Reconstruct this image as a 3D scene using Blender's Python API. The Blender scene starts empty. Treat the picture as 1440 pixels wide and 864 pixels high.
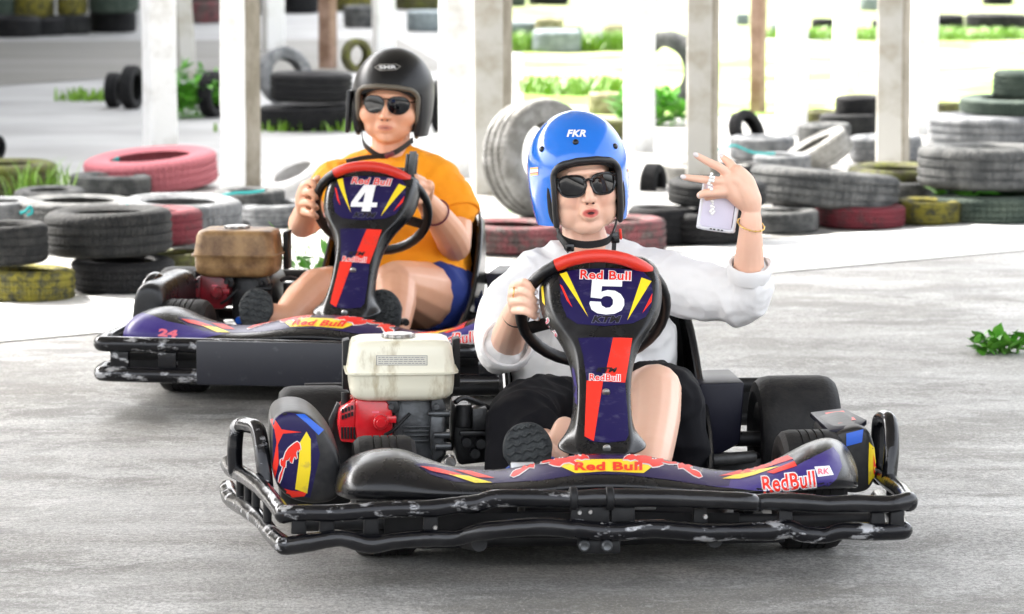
import bpy, bmesh, math, random
from mathutils import Vector, Matrix, noise
from mathutils.bvhtree import BVHTree
random.seed(7)
C = bpy.context
COL = C.scene.collection
R = math.radians
V = Vector
# ------------------------------------------------------------------ camera model
FPX, CAMH, PITCH = 5162.0, 1.49, math.atan(642/5162.0)
CAM = V((0, 0, CAMH))
_f = V((0, math.cos(PITCH), -math.sin(PITCH))); _u = V((0, math.sin(PITCH), math.cos(PITCH)))
def ray(px, py): return (_f + V((1,0,0))*((px-720)/FPX) - _u*((py-432)/FPX)).normalized()
def at(px, py, y):                       # point of the photograph at world distance y
    d = ray(px, py); return CAM + d*(y/d.y)
def gnd(px, py, z=0.0):
    d = ray(px, py); return CAM + d*((z-CAMH)/d.z)
# ------------------------------------------------------------------ materials
def mat(name, col, rough=.6, metal=0., col2=None, nscale=8., namt=1., bump=0., bscale=60., coat=0., sss=0., rough2=None,
        contrast=(.35,.7), stretch=(1,1,1), spec=None, attr=None, emis=None, rnd=False, bdist=.004):
    m = bpy.data.materials.new(name); m.use_nodes = True
    nt = m.node_tree; N = nt.nodes; L = nt.links
    b = N['Principled BSDF']
    b.inputs['Base Color'].default_value = (*col, 1); b.inputs['Roughness'].default_value = rough
    b.inputs['Metallic'].default_value = metal
    if coat: b.inputs['Coat Weight'].default_value = coat; b.inputs['Coat Roughness'].default_value = .08
    if sss:
        b.inputs['Subsurface Weight'].default_value = sss
        b.inputs['Subsurface Radius'].default_value = (.012, .005, .003); b.inputs['Subsurface Scale'].default_value = 1.0
    if spec is not None: b.inputs['Specular IOR Level'].default_value = spec
    tc = N.new('ShaderNodeTexCoord'); mp = N.new('ShaderNodeMapping'); mp.inputs['Scale'].default_value = stretch
    L.new(tc.outputs['Object'], mp.inputs['Vector'])
    if rnd:
        oi = N.new('ShaderNodeObjectInfo'); mm = N.new('ShaderNodeMath'); mm.operation = 'MULTIPLY'; mm.inputs[1].default_value = 37.
        L.new(oi.outputs['Random'], mm.inputs[0]); L.new(mm.outputs[0], mp.inputs['Location'])
    cur = None
    if col2 is not None:
        n = N.new('ShaderNodeTexNoise'); n.inputs['Scale'].default_value = nscale; n.inputs['Detail'].default_value = 6; n.inputs['Roughness'].default_value = .62
        L.new(mp.outputs[0], n.inputs['Vector'])
        cr = N.new('ShaderNodeValToRGB'); cr.color_ramp.elements[0].position = contrast[0]; cr.color_ramp.elements[1].position = contrast[1]
        L.new(n.outputs['Fac'], cr.inputs[0])
        mx = N.new('ShaderNodeMix'); mx.data_type = 'RGBA'
        sc = N.new('ShaderNodeMath'); sc.operation = 'MULTIPLY'; sc.inputs[1].default_value = namt
        L.new(cr.outputs[0], sc.inputs[0]); L.new(sc.outputs[0], mx.inputs['Factor'])
        mx.inputs['A'].default_value = (*col, 1); mx.inputs['B'].default_value = (*col2, 1)
        cur = mx.outputs['Result']
        if rough2 is not None:
            mr = N.new('ShaderNodeMapRange'); mr.inputs['To Min'].default_value = rough; mr.inputs['To Max'].default_value = rough2
            L.new(sc.outputs[0], mr.inputs[0]); L.new(mr.outputs[0], b.inputs['Roughness'])
    if attr:
        a = N.new('ShaderNodeAttribute'); a.attribute_name = attr[0]
        mx2 = N.new('ShaderNodeMix'); mx2.data_type = 'RGBA'; L.new(a.outputs['Fac'], mx2.inputs['Factor'])
        if cur: L.new(cur, mx2.inputs['A'])
        else: mx2.inputs['A'].default_value = (*col, 1)
        mx2.inputs['B'].default_value = (*attr[1], 1); cur = mx2.outputs['Result']
    if cur: L.new(cur, b.inputs['Base Color'])
    if bump:
        n2 = N.new('ShaderNodeTexNoise'); n2.inputs['Scale'].default_value = bscale; n2.inputs['Detail'].default_value = 4
        L.new(mp.outputs[0], n2.inputs['Vector'])
        bp = N.new('ShaderNodeBump'); bp.inputs['Strength'].default_value = bump; bp.inputs['Distance'].default_value = bdist
        L.new(n2.outputs['Fac'], bp.inputs['Height']); L.new(bp.outputs[0], b.inputs['Normal'])
    return m
M = {}
M['plastic'] = mat('scuffed_black_plastic', (.0045,.0045,.0055), .27, col2=(.045,.045,.048), nscale=9, namt=.6, rough2=.5, contrast=(.5,.8), bump=.12, bscale=25, spec=.4)
M['plastic_worn'] = mat('worn_grey_black_plastic', (.008,.008,.009), .3, col2=(.10,.10,.105), nscale=14, namt=.7, rough2=.5, contrast=(.38,.75), bump=.3, bscale=30)
M['navy_tint'] = mat('navy_black_plastic', (.005,.005,.014), .4, col2=(.012,.012,.022), nscale=10, spec=.25)
M['tube'] = mat('battered_black_steel', (.0035,.0035,.005), .15, .1, col2=(.085,.083,.085), nscale=17, namt=.22, rough2=.32, contrast=(.45,.9), bump=.35, bscale=34)
M['tube_bright'] = mat('scraped_steel', (.006,.006,.008), .18, .3, col2=(.40,.40,.41), nscale=34, namt=.85, rough2=.34, contrast=(.56,.63), bump=.35, bscale=34, stretch=(.45,1,1))
M['stripe'] = mat('orange_helmet_stripe', (.75,.38,.10), .2)
M['badgeink'] = mat('silver_badge_ink', (.6,.6,.6), .3)
M['steel'] = mat('bare_steel', (.5,.5,.5), .35, .9, col2=(.3,.28,.26), nscale=30)
M['black'] = mat('matt_black_metal', (.004,.004,.005), .5, col2=(.012,.012,.013), nscale=20, spec=.3)
M['rubber'] = mat('kart_tyre_rubber', (.005,.005,.006), .6, col2=(.016,.0155,.015), nscale=20, spec=.3, bump=.25, bscale=120)
M['navy'] = mat('navy_sticker', (.010,.006,.060), .36, col2=(.075,.07,.13), nscale=38, contrast=(.58,.72), namt=.8, stretch=(.5,1,1), spec=.3)
M['purple'] = mat('purple_sticker', (.035,.02,.16), .36, col2=(.075,.06,.21), nscale=12, spec=.3)
M['red'] = mat('red_sticker', (.80,.03,.015), .38, col2=(.50,.05,.035), nscale=40, contrast=(.58,.72), spec=.35)
M['pink'] = mat('faded_pink_sticker', (.8,.16,.22), .35)
M['yellow'] = mat('yellow_sticker', (.86,.64,.02), .36, col2=(.55,.40,.06), nscale=40, contrast=(.58,.72), spec=.35)
M['white'] = mat('white_sticker', (.82,.82,.82), .3)
M['inkblack'] = mat('black_sticker', (.006,.006,.008), .3)
M['wheelgrip'] = mat('black_steering_grip', (.005,.005,.006), .36, bump=.15, bscale=150)
M['wheelred'] = mat('red_steering_grip', (.62,.03,.015), .35, bump=.1, bscale=120)
M['tank'] = mat('cream_fuel_tank_paint', (.74,.71,.57), .3, col2=(.38,.31,.18), nscale=26, namt=.9, contrast=(.52,.70), stretch=(1,1,.35), coat=.2)
M['tank_rust'] = mat('rusty_tan_fuel_tank_paint', (.33,.20,.085), .5, col2=(.09,.04,.014), nscale=14, contrast=(.4,.66), bump=.2)
M['redpaint'] = mat('red_engine_paint', (.68,.012,.02), .25, col2=(.4,.01,.015), nscale=10, coat=.3)
M['redpaint_old'] = mat('grimy_red_engine_paint', (.36,.01,.025), .35, col2=(.1,.012,.015), nscale=10, contrast=(.35,.6))
M['alu'] = mat('grey_cast_aluminium', (.10,.105,.11), .38, .6, col2=(.03,.03,.03), nscale=24, contrast=(.4,.7), bump=.25, bscale=90)
M['alu_dark'] = mat('greasy_dark_casting', (.012,.012,.013), .42, .4, col2=(.045,.045,.045), nscale=24, bump=.25, bscale=90)
M['seat'] = mat('black_moulded_seat', (.004,.004,.005), .25, col2=(.009,.009,.009), nscale=12)
M['skin'] = mat('fair_skin', (.82,.51,.375), .42, col2=(.79,.45,.32), nscale=22, namt=.5, sss=.12, attr=('tint', (.50,.045,.045)), bump=.06, bscale=220)
M['skin_tan'] = mat('tan_skin', (.74,.385,.24), .42, col2=(.69,.33,.20), nscale=22, namt=.5, sss=.12, attr=('tint', (.42,.11,.09)), bump=.06, bscale=220)
M['shirt'] = mat('white_cotton_shirt', (.81,.80,.79), .85, col2=(.76,.75,.75), nscale=6, bump=.12, bscale=260)
M['orange'] = mat('orange_cotton_tshirt', (.92,.345,.004), .85, col2=(.88,.30,.004), nscale=6, bump=.12, bscale=260)
M['shorts'] = mat('black_cotton_shorts', (.004,.004,.006), .85, spec=.2, bump=.15, bscale=160)
M['blueshorts'] = mat('navy_blue_shorts', (.012,.03,.19), .8, bump=.15, bscale=160)
M['hblue'] = mat('glossy_blue_helmet', (.008,.155,.64), .14, coat=.3)
M['hblack'] = mat('satin_black_helmet', (.0035,.0035,.004), .4, spec=.3, coat=.1)
M['hlining'] = mat('black_helmet_lining', (.010,.010,.011), .85)
M['htrim'] = mat('dark_rubber_trim', (.015,.015,.016), .4)
M['htrimtan'] = mat('grey_olive_trim', (.11,.095,.07), .5)
M['strap'] = mat('black_webbing', (.010,.010,.011), .6, bump=.2, bscale=300)
M['lens'] = mat('dark_mirror_lens', (.002,.002,.003), .03, spec=.55)
M['frame'] = mat('black_acetate', (.008,.008,.009), .15)
M['sole'] = mat('dark_grey_sandal_sole', (.018,.02,.022), .75, col2=(.05,.055,.055), nscale=60, bump=.8, bscale=70, bdist=.01)
M['bluestrap'] = mat('blue_sandal_strap', (.01,.10,.55), .4)
M['blackstrap'] = mat('black_sandal_strap', (.012,.012,.012), .5)
M['nail'] = mat('pale_nail_varnish', (.72,.66,.66), .15)
M['gold'] = mat('gold_metal', (.83,.55,.16), .2, 1.)
M['phone'] = mat('lilac_phone_back', (.68,.64,.77), .25, coat=.2)
M['clear'] = mat('frosted_clear_case', (.70,.70,.74), .15, coat=.4)
M['bead'] = mat('pearly_bead', (.88,.88,.86), .1, coat=.5)
M['teeth'] = mat('teeth', (.75,.70,.62), .3)
M['mouth'] = mat('mouth_dark', (.05,.008,.008), .5)
# ------------------------------------------------------------------ mesh builder
def frame(z, up=V((0,0,1))):
    z = z.normalized()
    if abs(z.dot(up)) > .98: up = V((0,1,0))
    x = up.cross(z).normalized(); return x, z.cross(x)
def catmull(P, n):
    out = []; m = len(P)
    for i in range(m-1):
        p0, p1, p2, p3 = P[max(i-1,0)], P[i], P[i+1], P[min(i+2,m-1)]
        for k in range(n):
            t = k/n
            out.append(.5*((2*p1)+(p2-p0)*t+(2*p0-5*p1+4*p2-p3)*t*t+(3*p1-p0-3*p2+p3)*t**3))
    out.append(P[-1]); return out
def lerpr(rs, k): 
    x = k*(len(rs)-1); i = min(int(x), len(rs)-2); return rs[i]+(rs[i+1]-rs[i])*(x-i)
class G:
    def __init__(s): s.bm = bmesh.new(); s.mi = 0
    def _v(s, p): return s.bm.verts.new(p)
    def _f(s, vs):
        try:
            f = s.bm.faces.new(vs); f.material_index = s.mi; f.smooth = True; return f
        except ValueError: return None
    def box(s, c, d, rot=None, bev=0., seg=2, taper=1.):
        b = bmesh.new(); bmesh.ops.create_cube(b, size=1)
        for v in b.verts:
            v.co = V((v.co.x*d[0], v.co.y*d[1], v.co.z*d[2]))
            if v.co.z > 0 and taper != 1: v.co.x *= taper; v.co.y *= taper
        if bev: bmesh.ops.bevel(b, geom=b.edges[:], offset=bev, segments=seg, affect='EDGES', profile=.5)
        Mx = Matrix.Translation(c) @ (rot.to_4x4() if rot else Matrix())
        s.add(b, Mx); return s
    def add(s, b, Mx=Matrix()):
        mp = {v: s._v(Mx @ v.co) for v in b.verts}
        for f in b.faces: s._f([mp[v] for v in f.verts])
        b.free()
    def loft(s, rings, closed=True, cap=True):
        VR = [[s._v(p) for p in r] for r in rings]; n = len(rings[0])
        for a, b in zip(VR, VR[1:]):
            for i in range(n if closed else n-1): s._f([a[i], a[(i+1)%n], b[(i+1)%n], b[i]])
        if cap and closed: s._f(VR[0][::-1]); s._f(VR[-1])
        return VR
    def tube(s, P, r, n=12, sm=4, cap=True, closed=False, jit=0., squash=None, dome=False):
        P = [V(p) for p in P]; rs = r if isinstance(r, (list, tuple)) else [r]*len(P)
        if closed: pts = P; rr = [lerpr(list(rs), i/max(1,len(P)-1)) for i in range(len(P))]
        else:
            pts = catmull(P, sm) if sm > 1 and len(P) > 2 else P
            rr = [lerpr(list(rs), i/max(1,len(pts)-1)) for i in range(len(pts))]
        if dome:
            d0 = (pts[0]-pts[1]).normalized(); d1 = (pts[-1]-pts[-2]).normalized(); r0, r1 = rr[0], rr[-1]
            a = [(pts[0]+d0*r0*math.sin(R(t)), r0*math.cos(R(t))) for t in (85,60,30)]
            b = [(pts[-1]+d1*r1*math.sin(R(t)), r1*math.cos(R(t))) for t in (30,60,85)]
            pts = [p for p,_ in a]+pts+[p for p,_ in b]; rr = [q for _,q in a]+rr+[q for _,q in b]
        rings = []; m = len(pts); x = None
        for i, p in enumerate(pts):
            if closed: t = (pts[(i+1)%m]-pts[i-1])
            else: t = pts[min(i+1,m-1)]-pts[max(i-1,0)]
            t = t.normalized()
            if x is None: x, y = frame(t)
            else:
                x = (x - t*x.dot(t)).normalized(); y = t.cross(x)
            q = rr[i]*(1+(random.uniform(-jit, jit) if jit else 0))
            ring = [p + x*math.cos(2*math.pi*k/n)*q + y*math.sin(2*math.pi*k/n)*q*(squash or 1) for k in range(n)]
            rings.append(ring)
        if closed: rings.append(rings[0])
        if closed:
            VR = [[s._v(p) for p in rg] for rg in rings[:-1]]; VR.append(VR[0])
            for a, b in zip(VR, VR[1:]):
                for i in range(n): s._f([a[i], a[(i+1)%n], b[(i+1)%n], b[i]])
        else: s.loft(rings, True, cap)
        return s
    def ell(s, c, r, rot=None, nu=20, nv=12):
        b = bmesh.new(); bmesh.ops.create_uvsphere(b, u_segments=nu, v_segments=nv, radius=1)
        s.add(b, Matrix.Translation(c) @ (rot.to_4x4() if rot else Matrix()) @ Matrix.Diagonal((*( [r]*3 if isinstance(r,(int,float)) else r), 1))); return s
    def lathe(s, prof, o, axis, n=24, closed=False, cap=True):
        o = V(o); ax = V(axis).normalized(); x, y = frame(ax)
        rings = [[o+ax*h+(x*math.cos(2*math.pi*k/n)+y*math.sin(2*math.pi*k/n))*r for k in range(n)] for r, h in prof]
        if closed:
            VR = [[s._v(p) for p in rg] for rg in rings]; VR.append(VR[0])
            for a, b in zip(VR, VR[1:]):
                for i in range(n): s._f([a[i], a[(i+1)%n], b[(i+1)%n], b[i]])
        else: s.loft(rings, True, cap)
        return s
    def cyl(s, a, b, r, n=16, bev=None):
        a, b = V(a), V(b); h = (b-a).length; e = bev if bev is not None else min(r, h)*.12
        return s.lathe([(r-e,0),(r,e),(r,h-e),(r-e,h)], a, b-a, n)
    def slab(s, pts, d, bev=0.):               # closed outline extruded by vector d
        b = bmesh.new(); vs = [b.verts.new(p) for p in pts]; f = b.faces.new(vs)
        r = bmesh.ops.extrude_face_region(b, geom=[f]); 
        for e in r['geom']:
            if isinstance(e, bmesh.types.BMVert): e.co += V(d)
        if bev: bmesh.ops.bevel(b, geom=b.edges[:], offset=bev, segments=2, affect='EDGES', profile=.5)
        s.add(b); return s
    def build(s, name, mats, parent=None, sub=0, sharp=40, rec=True, split=False):
        if split:                              # every loose piece becomes an object of its own
            left = set(s.bm.verts); out = None
            while left:
                st = [left.pop()]; comp = set(st)
                while st:
                    for e in st.pop().link_edges:
                        for v in e.verts:
                            if v not in comp: comp.add(v); st.append(v)
                left -= comp; g2 = G(); mp = {v: g2.bm.verts.new(v.co) for v in comp}
                for f in {f for v in comp for f in v.link_faces}:
                    h = g2.bm.faces.new([mp[v] for v in f.verts]); h.material_index = f.material_index; h.smooth = True
                out = g2.build(name, mats, parent, sub, sharp, rec)
            s.bm.free(); return out
        if rec: bmesh.ops.recalc_face_normals(s.bm, faces=s.bm.faces[:])
        me = bpy.data.meshes.new(name); s.bm.to_mesh(me); s.bm.free()
        for m in (mats if isinstance(mats, (list, tuple)) else [mats]): me.materials.append(m)
        if sharp and not sub: me.set_sharp_from_angle(angle=R(sharp))
        o = bpy.data.objects.new(name, me); COL.objects.link(o); o.parent = parent
        if sub:
            md = o.modifiers.new('sub', 'SUBSURF'); md.levels = sub; md.render_levels = sub
        return o
def tag(o, label, cat, group=None, kind=None):
    if label: o['label'] = label
    if cat: o['category'] = cat
    if group: o['group'] = group
    if kind: o['kind'] = kind
    return o
def empty(name, loc, rz=0., label=None, cat=None, group=None):
    o = bpy.data.objects.new(name, None); COL.objects.link(o); o.location = loc; o.rotation_euler = (0,0,rz); o.empty_display_size = .1
    return tag(o, label, cat, group)
def eval_mesh(o):
    dg = C.evaluated_depsgraph_get(); return bpy.data.meshes.new_from_object(o.evaluated_get(dg))
def organic(g, name, mats, parent, voxel=.004, smooth=8, fold=None, tint=None, recess=None, soft=None):
    bmesh.ops.recalc_face_normals(g.bm, faces=g.bm.faces[:])
    me = bpy.data.meshes.new('tmp'); g.bm.to_mesh(me); g.bm.free()
    o = bpy.data.objects.new(name+'_tmp', me); COL.objects.link(o)
    md = o.modifiers.new('r', 'REMESH'); md.mode = 'VOXEL'; md.voxel_size = voxel
    sm = o.modifiers.new('s', 'SMOOTH'); sm.factor = .5; sm.iterations = smooth
    me2 = eval_mesh(o); bpy.data.objects.remove(o); bpy.data.meshes.remove(me); me2.name = name
    if soft:                                   # extra smoothing where soft(co) > 0 (cheeks, legs), fingers and lips stay crisp
        import numpy as np
        nv = len(me2.vertices); co = np.empty(nv*3); me2.vertices.foreach_get('co', co); co = co.reshape(-1,3)
        ed = np.empty(len(me2.edges)*2, dtype=np.int64); me2.edges.foreach_get('vertices', ed); ed = ed.reshape(-1,2)
        w = np.array([soft(V(c)) for c in co])[:,None]; deg = np.bincount(ed.ravel(), minlength=nv)[:,None].clip(1)
        for it in range(40):
            acc = np.zeros_like(co); np.add.at(acc, ed[:,0], co[ed[:,1]]); np.add.at(acc, ed[:,1], co[ed[:,0]])
            k = .55 if it % 2 == 0 else -.50
            co += w*k*(acc/deg-co)
        me2.vertices.foreach_set('co', co.ravel()); me2.update()
    if fold:
        nrm = [v.normal.copy() for v in me2.vertices]
        for v, n in zip(me2.vertices, nrm): v.co = v.co + n*fold(v.co)
    if recess:
        for v in me2.vertices: v.co = recess(v.co)
    if tint:
        a = me2.attributes.new('tint', 'FLOAT', 'POINT')
        a.data.foreach_set('value', [tint(v.co) for v in me2.vertices])
    me2.polygons.foreach_set('use_smooth', [True]*len(me2.polygons))
    me2.materials.clear()
    for m in (mats if isinstance(mats, (list, tuple)) else [mats]): me2.materials.append(m)
    ob = bpy.data.objects.new(name, me2); COL.objects.link(ob); ob.parent = parent
    return ob
# ------------------------------------------------------------------ stickers laid on curved panels
_bf = {}
def textmesh(s, off=0., shear=0.):
    k = (s, off, shear)
    if k in _bf: return _bf[k]
    cu = bpy.data.curves.new('t', 'FONT'); cu.body = s; cu.offset = off; cu.shear = shear; cu.resolution_u = 3; cu.space_character = 1.0+off*.6
    if off: cu.space_character = 1.06
    else: cu.space_character = 1.06
    o = bpy.data.objects.new('t', cu); COL.objects.link(o); me = eval_mesh(o)
    vs = [(v.co.x, v.co.y) for v in me.vertices]; fs = [tuple(p.vertices) for p in me.polygons]
    bpy.data.objects.remove(o); bpy.data.meshes.remove(me); bpy.data.curves.remove(cu)
    _bf[k] = (vs, fs); return _bf[k]
class Decals:
    def __init__(s, bases, inv):
        s.bm = bmesh.new(); s.mats = []; s.inv = inv; s.bvh = []
        for b in bases:
            me = eval_mesh(b); bb = bmesh.new(); bb.from_mesh(me); s.bvh.append(BVHTree.FromBMesh(bb)); bb.free(); bpy.data.meshes.remove(me)
        s.o = inv @ CAM
    def hit(s, px, py):
        d = (s.inv.to_3x3() @ ray(px, py)).normalized(); best = None
        for t in s.bvh:
            p, n, i, dist = t.ray_cast(s.o, d)
            if p is not None and (best is None or dist < best[1]): best = (p, dist, n)
        return (best[0], d, best[2]) if best else None
    def put(s, vs, fs, m, off, L=7.):
        b = bmesh.new(); bv = [b.verts.new((x, y, 0)) for x, y in vs]
        for f in fs:
            try: b.faces.new([bv[i] for i in f])
            except ValueError: pass
        b.normal_update()
        for _ in range(7):
            es = [e for e in b.edges if e.calc_length() > L]
            bmesh.ops.triangulate(b, faces=[f for f in b.faces if len(f.verts) > 3])
            es = [e for e in b.edges if e.calc_length() > L]
            if not es: break
            bmesh.ops.subdivide_edges(b, edges=es, cuts=1)
        if m not in s.mats: s.mats.append(m)
        mi = s.mats.index(m); mp = {}
        for v in b.verts:
            h = s.hit(v.co.x, v.co.y)
            if h:
                n = h[2] if h[2].dot(h[1]) < 0 else -h[2]
                mp[v] = s.bm.verts.new(h[0] + n*off*.7 - h[1]*off*.5)
        for f in b.faces:
            if all(v in mp for v in f.verts):
                q = [mp[v] for v in f.verts]
                if max((q[i].co-q[i-1].co).length for i in range(len(q))) > .06: continue
                try: g = s.bm.faces.new(q); g.material_index = mi; g.smooth = True
                except ValueError: pass
        b.free()
    def poly(s, pts, m, off=.0007, L=7.): s.put(pts, [tuple(range(len(pts)))], m, off, L)
    def text(s, t, box, m, off=.0014, bold=.02, rot=0., shear=0., outline=None, obold=.07):
        v0, _ = textmesh(t, bold, shear)
        x0, x1 = min(v[0] for v in v0), max(v[0] for v in v0); y0, y1 = min(v[1] for v in v0), max(v[1] for v in v0)
        bx0, by0, bx1, by1 = box; cx, cy = (bx0+bx1)/2, (by0+by1)/2; c, sn = math.cos(R(rot)), math.sin(R(rot))
        def mp(v):
            x = (v[0]-x0)/(x1-x0)*(bx1-bx0)-(bx1-bx0)/2; y = -((v[1]-y0)/(y1-y0)*(by1-by0)-(by1-by0)/2)
            return (cx+x*c-y*sn, cy+x*sn+y*c)
        if outline:
            v, f = textmesh(t, obold, shear); s.put([mp(q) for q in v], f, outline, off)
        v, f = textmesh(t, bold, shear); s.put([mp(q) for q in v], f, m, off+.0006)
    def build(s, name, parent):
        me = bpy.data.meshes.new(name); s.bm.to_mesh(me); s.bm.free()
        for m in s.mats: me.materials.append(m)
        o = bpy.data.objects.new(name, me); COL.objects.link(o); o.parent = parent; return o
# ------------------------------------------------------------------ the kart frames
def kframe(N, a):
    Mk = Matrix.Translation(N) @ Matrix.Rotation(a, 4, 'Z'); inv = Mk.inverted()
    def K(px, py, ly):
        d = inv.to_3x3() @ ray(px, py); o = inv @ CAM
        return o + d*((ly-o.y)/d.y)
    return Mk, inv, K
N5, A5 = V((.175, 7.3, 0)), R(5)
N4, A4 = V((-.558, 9.6, 0)), R(-8)
MK5, INV5, K5 = kframe(N5, A5)
MK4, INV4, K4 = kframe(N4, A4)
K = K5
kart5 = empty('go_kart', N5, A5, 'racing go-kart numbered 5 with a cream fuel tank and dented black tube bumper', 'go-kart', 'racing go-karts')
kart4 = empty('go_kart', N4, A4, 'racing go-kart numbered 4 with a rusty tan fuel tank and flat black bumper plate', 'go-kart', 'racing go-karts')
SHARED = []                                   # parts both karts have: built once, copied onto the second
def sh(o): SHARED.append(o); return o
def P(px, py, ly): return K(px, py, ly)
# ---- nose fairing
g = G()
X =  [471,478,490,515,545,575,605,650,700,750,800,850,900,950,1000,1045,1085,1115,1145,1170,1190,1203,1209]
yt = [674,655,643,632,627,631,646,659,661,652,638,636,637,648,660,662,650,632,617,612,622,645,668]
ys = [684,672,665,660,659,663,672,680,682,678,670,667,669,676,682,684,675,660,648,644,652,664,680]
ym = [692,690,690,690,690,692,694,694,693,690,685,683,684,688,692,692,690,684,678,674,676,680,684]
yb = [698,704,710,713,714,713,712,709,706,703,701,700,700,700,699,699,699,698,696,695,694,692,690]
fy = [.20,.13,.08,.06,.055,.05,.05,.045,.04,.03,.02,.015,.02,.03,.04,.045,.05,.055,.06,.08,.10,.15,.22]
rings = []
for x, a, b, c, d, f in zip(X, yt, ys, ym, yb, fy):
    back = f+.27
    rings.append([P(x,d,f+.02), P(x,c,f), P(x,b,f+.035), P(x,(a*.7+b*.3),f+.11), P(x,a,f+.2), P(x,a,f+.2)+V((0,.05,-.012)), P(x,a,f+.2)+V((0,.06,-.06)), P(x,d,f+.02)+V((0,.2,.0))])
g.loft(rings)
nose = sh(g.build('nose_fairing', M['plastic'], kart5, sub=2))
# ---- steering fairing: the tall panel in front of the wheel
rows = [(361,.665,40,50,.02),(366,.655,56,66,.05),(378,.635,70,80,.08),(395,.605,76,88,.10),(415,.58,77,91,.11),(438,.555,74,90,.11),(455,.54,68,85,.11),(468,.525,58,77,.11),
        (482,.505,46,66,.10),(500,.485,39,54,.09),(530,.455,37,43,.08),(570,.415,37,40,.08),(602,.38,40,45,.08),(616,.365,42,53,.075),(627,.35,42,64,.07),(634,.34,40,69,.06),(640,.33,36,60,.05),(645,.325,28,40,.04)]
g = G(); rings = []
for row, ly, wf, wo, db in rows:
    c = P(850.5, row, ly); s = (ly+7.3)/FPX; wf *= s; wo *= s
    rings.append([c+V(p) for p in ((-wo,db,0),(-(wo*.75+wf*.25),db*.45,0),(-wf*1.03,.012,0),(-wf*.93,.001,0),(-wf*.5,-.004,0),(0,-.006,0),(wf*.5,-.004,0),(wf*.93,.001,0),(wf*1.03,.012,0),(wo*.75+wf*.25,db*.45,0),(wo,db,0),(wo*.8,db+.01,0),(0,db+.012,0),(-wo*.8,db+.01,0))])
g.loft(rings)
fair = sh(g.build('steering_fairing', M['plastic'], kart5, sub=2))
g = G()
for x, y, ly in ((852,553,.43),(853,632,.342)):
    p = P(x,y,ly); g.lathe([(.0001,-.002),(.006,-.002),(.0085,.0),(.009,.006),(.0001,.006)], p+V((0,-.006,0)), (0,1,.5), 12)
g.build('bolt', M['steel'], fair, split=True)
M['podp'] = mat('dull_black_pod_plastic', (.006,.006,.007), .42, col2=(.06,.055,.05), nscale=12, namt=.6, contrast=(.45,.75), bump=.15)
# ---- side pods
def pod(outl, f0, f1, px_c):
    g = G(); c = sum((P(x,y,f0) for x,y in outl), V())/len(outl); r = []
    for ly, sc in ((f0-.006,.5),(f0-.004,.86),(f0,.955),(f0+.018,1.),(f0+.12,1.),(f1-.04,1.),(f1,.9)):
        r.append([c + (P(x,y,f0)-c)*sc + V((0,ly-f0,0)) for x,y in outl])
    g.loft(r); return sh(g.build('side_pod', M['podp'], kart5, sub=2))
podL = pod([(379,600),(384,586),(400,577),(428,578),(448,592),(468,618),(480,645),(482,690),(474,708),(440,712),(410,706),(388,690),(379,650)], .34, .60, 0)
podR = pod([(1166,610),(1188,603),(1212,597),(1227,608),(1234,640),(1233,676),(1222,694),(1196,697),(1176,690),(1168,650)], .42, .68, 0)
g = G(); g.slab([P(1139,580,.74),P(1186,574,.76),P(1219,590,.48),P(1206,602,.43),P(1166,605,.43)], (0,0,-.012), .003)
g.build('pod_top_plate', M['navy_tint'], podR)
# ---- wheels
def wheel(pxc, pyb, ly, r, w, slick=False):
    c = P(pxc, pyb, ly); c = V((c.x, ly, r)); g = G(); h = w/2
    g.lathe([(r*.55,-h*.85),(r*.75,-h),(r*.9,-h*.96),(r*.975,-h*.82),(r,-h*.62)]+([(r*1.002,0)] if slick else [q for z in (-.36,-.12,.12,.36) for q in ((r,(z-.03)*h),(r*.972,(z-.022)*h),(r*.972,(z+.022)*h),(r,(z+.03)*h))])+[(r,h*.62),(r*.975,h*.82),(r*.9,h*.96),(r*.75,h),(r*.55,h*.85),(r*.56,0)], c, (1,0,0), 48, closed=True)
    t = g.build('tyre', M['rubber'], None, sharp=32)
    w_ = bpy.data.objects.new('wheel', t.data); bpy.data.objects.remove(t)
    COL.objects.link(w_); w_.parent = kart5; w_.data.name = 'wheel'
    g = G(); g.lathe([(.02,-h*.5),(r*.3,-h*.45),(r*.5,-h*.8),(r*.57,-h*.9),(r*.57,-h*.7),(r*.5,-h*.5),(r*.5,h*.5),(r*.57,h*.7),(r*.57,h*.9),(r*.5,h*.8),(r*.3,h*.45),(.02,h*.5)], c, (1,0,0), 32, closed=True)
    g.cyl(c-V((h*.8,0,0)), c+V((h*.8,0,0)), .022); g.build('rim', M['alu_dark'], w_)
    return sh(w_)
wheel(541,785,.44,.128,.135); wheel(1136,783,.44,.128,.135)
wheel(443,700,1.02,.140,.165,True); wheel(1116,700,1.06,.142,.19,True)
# ---- chassis
g = G()
g.box(V((.03,.78,.044)), V((.80,.96,.012)), bev=.004)
for s in (-1,1):
    g.tube([(s*.24,.02,.10),(s*.26,.2,.075),(s*.34,.5,.075),(s*.34,1.1,.08),(s*.3,1.32,.1)], .016)
    g.tube([(s*.34,.36,.09),(s*.42,.44,.12),(s*.46,.44,.13)], .015)
g.tube([(-.26,.2,.075),(.26,.2,.075)], .016); g.tube([(-.34,.8,.08),(.34,.8,.08)], .016)
g.tube([(-.45,1.05,.14),(.5,1.05,.14)], .018); g.tube([(-.55,1.36,.14),(.55,1.36,.14)], .018); g.tube([(-.55,1.36,.22),(.55,1.36,.22)], .018)
for s in (-1,1): g.box(V((s*.5,1.36,.18)), V((.03,.02,.09)))
sh(g.build('chassis', M['black'], kart5))
g = G(); g.tube([(0.03,.36,.2),(0.02,.55,.36),(0.01,.70,.45)], .012); sh(g.build('steering_column', M['black'], kart5))
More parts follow.
